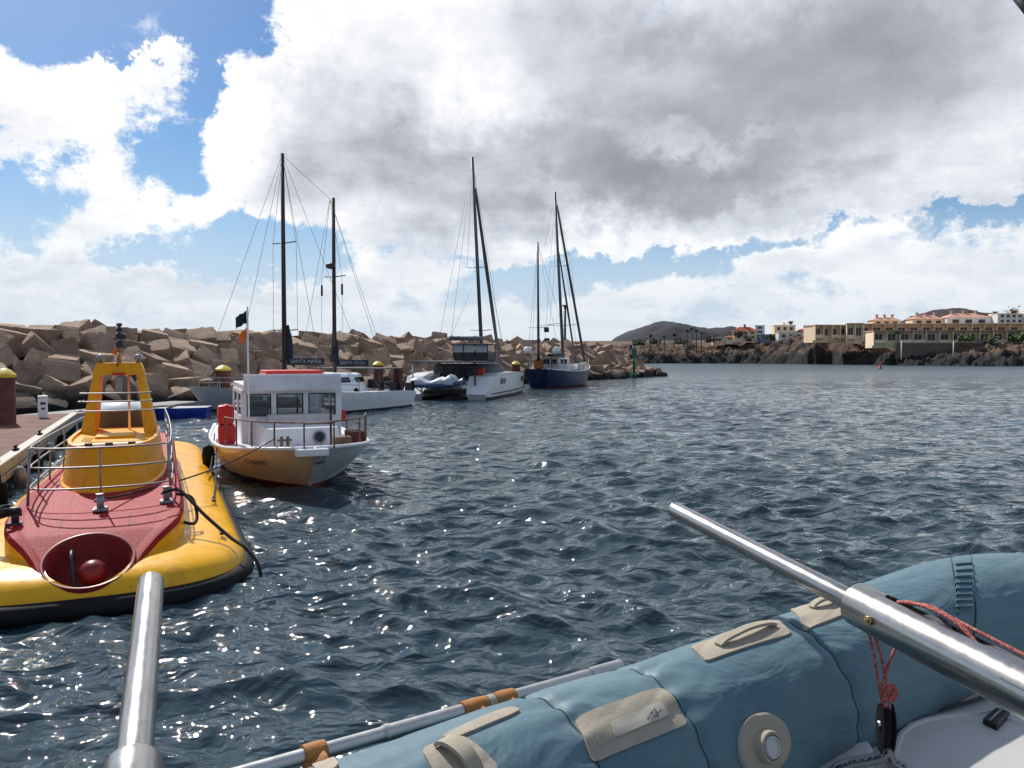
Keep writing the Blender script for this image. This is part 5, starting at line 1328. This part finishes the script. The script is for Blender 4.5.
def patch(name, corners, m, off=.004, rc=.18, n=26, parent=None, hole=None):
    """corners: 4 pixels clockwise from top left; laid on the tube surface with rounded corners"""
    C = [find(*c) for c in corners]
    b_ = NB(); g = {}
    def uvp(u, v):
        # squircle-like rounding of the corners
        i = (C[0][0]*(1-u)+C[1][0]*u)*(1-v) + (C[3][0]*(1-u)+C[2][0]*u)*v
        a_ = (C[0][1]*(1-u)+C[1][1]*u)*(1-v) + (C[3][1]*(1-u)+C[2][1]*u)*v
        return i, a_
    def rnd(u, v):
        x, y = u*2-1, v*2-1; ax_, ay = abs(x), abs(y); c_ = 1-rc*2
        if ax_ > c_ and ay > c_:
            dx, dy = (ax_-c_)/(1-c_), (ay-c_)/(1-c_); m_ = max(dx, dy); l_ = math.hypot(dx, dy); s_ = m_/l_ if l_ > 0 else 1
            ax_, ay = c_+dx*s_*(1-c_), c_+dy*s_*(1-c_)
        return (math.copysign(ax_, x)+1)/2, (math.copysign(ay, y)+1)/2
    for lay in (0, 1):
        for a in range(n+1):
            for b in range(n+1):
                u, v = rnd(a/n, b/n); i, an = uvp(u, v); g[lay, a, b] = b_.verts.new(surf(i, an, off if lay else -.004))
    for a in range(n):
        for b in range(n):
            b_.faces.new((g[1, a, b], g[1, a+1, b], g[1, a+1, b+1], g[1, a, b+1]))
    bd = [(a, 0) for a in range(n)] + [(n, b) for b in range(n)] + [(a, n) for a in range(n, 0, -1)] + [(0, b) for b in range(n, 0, -1)]
    for q0, q1 in zip(bd, bd[1:]+bd[:1]): b_.faces.new((g[0, q0[0], q0[1]], g[0, q1[0], q1[1]], g[1, q1[0], q1[1]], g[1, q0[0], q0[1]]))
    return obj(name, fix(b_), M[m], parent or tubeo, smooth=True, sharp=50)
def seam(pix, r=.0022, m='seam', off=.001):
    Q = [find(*p) for p in pix]; b_ = NB(); pts = []
    for (i0, a0), (i1, a1) in zip(Q, Q[1:]):
        for t in np.linspace(0, 1, 9)[:-1]: pts.append(surf(i0+(i1-i0)*t, a0+(a1-a0)*t, off))
    pts.append(surf(*Q[-1], off)); tube(b_, pts, r, 6); return obj('seam', b_, M[m], tubeo, smooth=True)
# full-round seams
for sm in SEAMS:
    k = max(j for j in range(len(dl)) if dl[j] <= sm); fi = k + (sm-dl[k])/(dl[k+1]-dl[k])
    for dx in (0,):
        b_ = NB(); tube(b_, [surf(fi + dx*0, 2*PI*q/240, .0012) for q in range(240)], .0014, 5, closed=True)
    obj('seam', b_, M['seam'], tubeo, smooth=True)
# long hand-line patch with panel
p1 = patch('reinforcement_patch', [(575, 716), (664, 685), (688, 724), (594, 762)], 'beige', .0055, .08)
patch('label_window', [(592, 727), (663, 698), (671, 715), (600, 746)], 'beige2', .0075, .03, 12, p1)
patch('label_strip', [(610, 723), (659, 703), (669, 716), (615, 738)], 'strip', .0095, .04, 10, p1)
for c in ([(650, 716), (653, 711), (656, 716), (660, 712)], [(653, 719), (657, 717)], [(646, 722), (650, 714)]):
    Q = [find(*q) for q in c]; b_ = NB(); tube(b_, [surf(i, a_, .0115) for i, a_ in Q], .0011, 5); obj('ink_mark', b_, M['dark'], p1)
def handle(pa, pb, m='beige2', hgt=.015, w_=.011, par=None):
    (i0, a0), (i1, a1) = find(*pa), find(*pb); b_ = NB(); pts = []
    nrm = []
    for t in np.linspace(0, 1, 13):
        i, a_ = i0+(i1-i0)*t, a0+(a1-a0)*t; pts.append(surf(i, a_, .009 + hgt*math.sin(PI*t)**.6)); nrm.append((surf(i, a_, .1)-surf(i, a_, 0)).normalized())
    rings = []
    for k, p in enumerate(pts):
        t_ = (pts[min(k+1, 12)]-pts[max(k-1, 0)]).normalized(); s_ = t_.cross(nrm[k]).normalized(); n_ = s_.cross(t_)
        rings.append([p+s_*w_+n_*.004, p-s_*w_+n_*.004, p-s_*w_-n_*.004, p+s_*w_-n_*.004])
    loft(b_, rings, True, True, True); return obj('strap_handle', fix(b_), M[m], par or tubeo, smooth=True, sharp=40)
p2 = patch('handle_patch', [(690, 649), (772, 619), (792, 634), (706, 662)], 'beige', .0055, .09); handle((718, 648), (774, 627), par=p2)
p3 = patch('handle_patch', [(790, 611), (838, 600), (852, 612), (806, 629)], 'beige', .0055, .09); handle((812, 610), (838, 603), par=p3)
p4 = patch('handle_patch', [(420, 750), (458, 735), (502, 772), (440, 790)], 'beige', .0055, .2); handle((440, 746), (476, 778), w_=.016, hgt=.02, par=p4)
p5 = patch('oar_patch', [(440, 736), (510, 708), (523, 712), (452, 741)], 'beige', .0055, .3)
p6 = patch('oar_patch', [(310, 764), (332, 757), (340, 768), (318, 776)], 'beige', .0055, .3)
# round valve
vi, va = find(764, 746)
def disc(i0, a0, rad, off, h, m, name, par):
    k = int(i0); c = surf(i0, a0, off, False); n_ = (surf(i0, a0, .1, False)-surf(i0, a0, 0, False)).normalized(); q = n_.to_track_quat('Z', 'Y').to_matrix().to_4x4()
    b_ = NB(); lathe(b_, [(rad, -.01), (rad, h*.8), (rad*.93, h), (rad*.8, h), (rad*.78, h*.7), (0, h*.7)], 40)
    for v in b_.verts: v.co = q @ v.co + c
    return obj(name, b_, M[m], par, smooth=True, sharp=35)
b_ = NB(); rngs = []
ki = 1.0/((dl[int(vi)+1]-dl[int(vi)]))
for rad, off in ((0.0001, .008), (.02, .008), (.035, .008), (.05, .008), (.06, .008), (.069, .0075), (.070, -.004)):
    rngs.append([surf(vi + math.cos(t)*rad*ki*1.25, va + math.sin(t)*rad/.21, off) for t in np.linspace(0, 2*PI, 49)[:-1]])
loft(b_, rngs, True); vp = obj('valve_patch', fix(b_), M['beige'], tubeo, smooth=True)
disc(vi, va, .036, .004, .022, 'beige2', 'valve', vp)
disc(vi, va, .024, .018, .012, 'dgel', 'valve_cap', vp)
# bow cover strip
sp1 = patch('lacing_strip', [(952, 558), (971, 556), (973, 612), (957, 610)], 'cover', .003, .1, 16)
for y in range(566, 612, 6):
    Q = [find(955, y), find(971, y-1)]; b_ = NB(); tube(b_, [surf(i, a_, .006) for i, a_ in Q], .004, 8); obj('lacing', b_, M['cover'], sp1, smooth=True)
seam([(970, 556), (973, 590), (975, 625), (972, 650)]); seam([(952, 557), (955, 590), (957, 615)])
# floor and locker of the dinghy (white hull inside the tube)
def gplane(px, py, p0, n0):
    r = ray(px, py); o_ = Vector((0, 0, H)); return o_ + r * ((p0-o_).dot(n0)/r.dot(n0))
q0, q1, q2 = P(812, 772, 1.98), P(900, 726, 2.16), P(1024, 790, 1.72)
# a plane through the tube's lower inside, rising a little to the bow
pl0 = P(842, 738, 2.02); pln = Vector((-.06, -.10, 1)).normalized()
outl = [(790, 790), (812, 768), (828, 748), (842, 736), (880, 724), (925, 710), (970, 699), (1010, 684), (1060, 664), (1150, 660), (1230, 720), (1200, 900), (800, 900)]
top = [gplane(x, y, pl0, pln) for x, y in outl]
b_ = NB(); loft(b_, [top, [p - Vector((0, 0, .25)) for p in top]], True, True, True); dkk = obj('inner_hull', fix(b_), M['dgel'], dg)
rb = cat([gplane(x, y, pl0, pln) + Vector((0, 0, .006)) for x, y in outl[1:10]], 5)
b_ = NB(); tube(b_, rb, .010, 8); obj('hull_bead', b_, M['beige'], dg, smooth=True)
b_ = NB(); tube(b_, [p + Vector((0, 0, .014)) + (p - pl0)*0 for p in cat([gplane(x+3, y+7, pl0, pln) for x, y in outl[1:10]], 5)], .005, 8); obj('dark_gasket', b_, M['dark'], dg, smooth=True)
lidp = [(898, 739), (985, 717), (1005, 722), (1075, 760), (1060, 860), (905, 860)]
lt = [gplane(x, y, pl0, pln) for x, y in lidp]; lt = cat(lt, 6, closed=True)
ce = sum(lt, Vector())/len(lt)
b_ = NB(); loft(b_, [[p - pln*.01 for p in lt], [p + pln*.018 for p in lt], [ce + (p-ce)*.975 + pln*.026 for p in lt], [ce + (p-ce)*.93 + pln*.0265 for p in lt], [ce + (p-ce)*.915 + pln*.020 for p in lt]], True, False, True); lid = obj('locker_lid', fix(b_), M['dgel'], dg, smooth=True, sharp=30)
lc = [gplane(x, y, pl0 + pln*.026, pln) for x, y in ((983, 722), (996, 711), (1010, 715), (997, 729))]
b_ = NB(); loft(b_, [[p - pln*.01 for p in lc], [p + pln*.010 for p in lc], [sum(lc, Vector())/4 + (p - sum(lc, Vector())/4)*.85 + pln*.014 for p in lc]], True, False, True); lto = obj('latch', fix(b_), M['mirror'], lid)
b_ = NB(); m1 = (lc[0]+lc[3])/2; m2 = (lc[1]+lc[2])/2; tube(b_, [m1 + pln*.016, m2 + pln*.016], .003, 6); obj('latch_bar', b_, M['galv'], lto)
wl_ = [gplane(x, y, pl0, pln) + Vector((0, 0, .01)) for x, y in ((845, 742), (868, 752), (875, 775), (840, 800), (815, 790), (822, 762))]; wl_ = cat(wl_, 5, closed=True); ce = sum(wl_, Vector())/len(wl_)
b_ = NB(); loft(b_, [[p for p in wl_], [ce + (p-ce)*.9 + pln*.03 for p in wl_], [ce+(p-ce)*.75 + pln*.033 for p in wl_]], True, False, True); obj('moulded_step', fix(b_), M['dgel'], dg, smooth=True)

# ------------------------------------------------------------------ oar on the tube
def above(px, py, off):
    i, a_ = find(px, py); return surf(i, a_, off, False)
oA = P(235, 776, 1.36); oB = P(620, 667, 1.96)
# keep it clear of the tube: axis along its far upper edge
oar = thing('oar', 'aluminium oar strapped along the top of the blue dinghy tube', 'oar', oA)
def oseg(t0, t1, r, m, name):
    b_ = NB(); tube(b_, [oA.lerp(oB, t0)-oA, oA.lerp(oB, t1)-oA], r, 24); return obj(name, b_, M[m], oar, smooth=True, sharp=50)
oseg(-.1, .31, .0150, 'alu', 'shaft'); oseg(.30, .895, .0165, 'alu', 'shaft'); oseg(.89, 1.0, .0195, 'alu', 'grip'); oseg(.305, .315, .0185, 'alu', 'joint_ring')
for t0, t1, tt in ((.13, .175, 0), (.50, .565, 1), (.59, .645, 2)):
    b_ = NB(); tube(b_, [oA.lerp(oB, t0), oA.lerp(oB, (t0+t1)/2), oA.lerp(oB, t1)], [.021, .0225, .021], 20)
    mm2 = oA.lerp(oB, (t0+t1)/2); box(b_, mm2 + Vector((.012, -.022, -.012)), (.05, .03, .03), bev=.008, rot=(.3, -.4, .5))
    st_o = obj('leather_strap', b_, M['tan'], dg, smooth=True, sharp=40)
o = oseg(.568, .588, .0200, 'beige', 'collar')

# ------------------------------------------------------------------ hoisting rope, block, chain
bsl = rootR.location
def W_(s, ang, r): return bsl + on_davit(qR, s, ang, r)
def redrope(pts, lab, r=.0038, n=8, name='rope'):
    b_ = NB(); tube(b_, cat(pts, 8), r, n); o = obj(name, b_, M['redrope'], None, smooth=True); return tag(o, lab, 'rope', 'red hoisting ropes')
ub = up_best
redrope([W_(L1R+.10, ub+.12, .045), W_(L1R+.14, ub+.14, .060), W_(L1R+.22, ub+.15, .066), W_(L1R+.32, ub+.2, .062), W_(L1R+.6, ub+.55, .058), W_(L1R+1.0, ub+.75, .058), W_(L1R+1.6, ub+.8, .060)], 'red line running back along the steel davit sleeve', .0042)
redrope([W_(L1R+.11, ub-.1, .05), W_(L1R+.17, ub-.06, .066), W_(L1R+.24, ub-.02, .064), W_(L1R+.30, ub, .04)], 'short red rope turn over the sheave in the davit slot', .0042)
redrope([W_(L1R+.12, ub+.03, .05), W_(L1R+.18, ub+.05, .070), W_(L1R+.25, ub+.08, .062), W_(L1R+.29, ub+.06, .045)], 'second red rope turn beside the first over the sheave', .004)
def dn(px, py, d=1.80): return P(px, py, min(d, 1.80))
redrope([dn(868, 630, 2.12), dn(874, 655), dn(880, 690), dn(884, 708), dn(886, 728)], 'left fall of the red tackle under the davit')
redrope([dn(873, 630, 2.12), dn(881, 655), dn(887, 685), dn(890, 706), dn(888, 735)], 'middle fall of the red tackle under the davit')
redrope([dn(897, 644, 2.10), dn(889, 664), dn(883, 684), dn(885, 705), dn(891, 726)], 'right fall of the red tackle slanting left to the knot')
redrope([dn(884, 690, 2.06), dn(893, 686, 2.05), dn(896, 693, 2.04), dn(892, 700, 2.04), dn(885, 697, 2.04), dn(886, 689, 2.05), dn(893, 692, 2.03), dn(889, 702, 2.05)], 'red knot tied above the black pulley block', .0055)
tk = thing('pulley_block', 'black pulley block hanging from the red tackle', 'pulley block', dn(886, 728))
for xo, th_, hw_, hh_ in ((0, .016, .017, .052), (-.0135, .005, .023, .060), (.0135, .005, .023, .060)):
    b_ = NB(); lathe(b_, [(.0, -th_/2), (.9, -th_/2), (1., -th_/4), (1., th_/4), (.9, th_/2), (0, th_/2)], 28)
    for v in b_.verts: v.co = Vector((v.co.z + xo, v.co.x*hw_, v.co.y*hh_))
    obj('cheek', fix(b_), M['black'], tk, smooth=True, sharp=40)
b_ = NB(); tube(b_, [(-.021, 0, .01), (.021, 0, .01)], .007, 10); obj('pin', b_, M['steel'], tk)
for k in range(5):
    t_ = k/4*2*PI
b_ = NB(); tube(b_, [Vector((math.cos(a_)*.018, 0, -.088 + math.sin(a_)*.024)) for a_ in np.linspace(0, 2*PI, 17)[:-1]], .004, 7, closed=True); obj('shackle', b_, M['steel'], tk)
ch = thing('chain', 'grey chain hanging over the dinghy locker below the black block', 'chain', (0, 0, 0))
def link(c, d_, up_, L_=.030, w_=.012, r=.0042):
    d_ = d_.normalized(); s_ = d_.cross(up_).normalized(); b_ = NB(); pts = []
    for a_ in np.linspace(0, 2*PI, 19)[:-1]:
        x = math.cos(a_); pts.append(c + d_*(math.copysign(L_-w_, x)*(abs(x) > .05) + x*w_) + s_*math.sin(a_)*w_)
    tube(b_, pts, r, 7, closed=True); obj('link', b_, M['galv'], ch, smooth=True)
cp = cat([dn(886, 752, 2.0), dn(880, 757, 1.95), dn(866, 761, 1.9), dn(850, 764, 1.85), dn(834, 770, 1.8)], 4); d0_ = 0
for i in range(0, len(cp)-1, 1):
    link(cp[i], cp[i+1]-cp[i], Vector((0, 0, 1)) if i % 2 else Vector((0, -1, .2)), .018, .0105, .0045)
cp = cat([dn(888, 752, 2.0), dn(893, 762, 1.95), dn(904, 770, 1.9), dn(915, 785, 1.85)], 4)
for i in range(0, len(cp)-1, 1): link(cp[i], cp[i+1]-cp[i], Vector((0, 0, 1)) if i % 2 else Vector((0, -1, .2)), .018, .0105, .0045)

# thin dark strap of the awning at the very corner
b_ = NB(); tube(b_, [P(1004, -22, 1.6), P(1040, 22, 1.5)], .012, 10); tag(obj('awning_frame', b_, M['dark'], None, smooth=True), 'dark awning tube crossing the top right corner', 'awning frame')
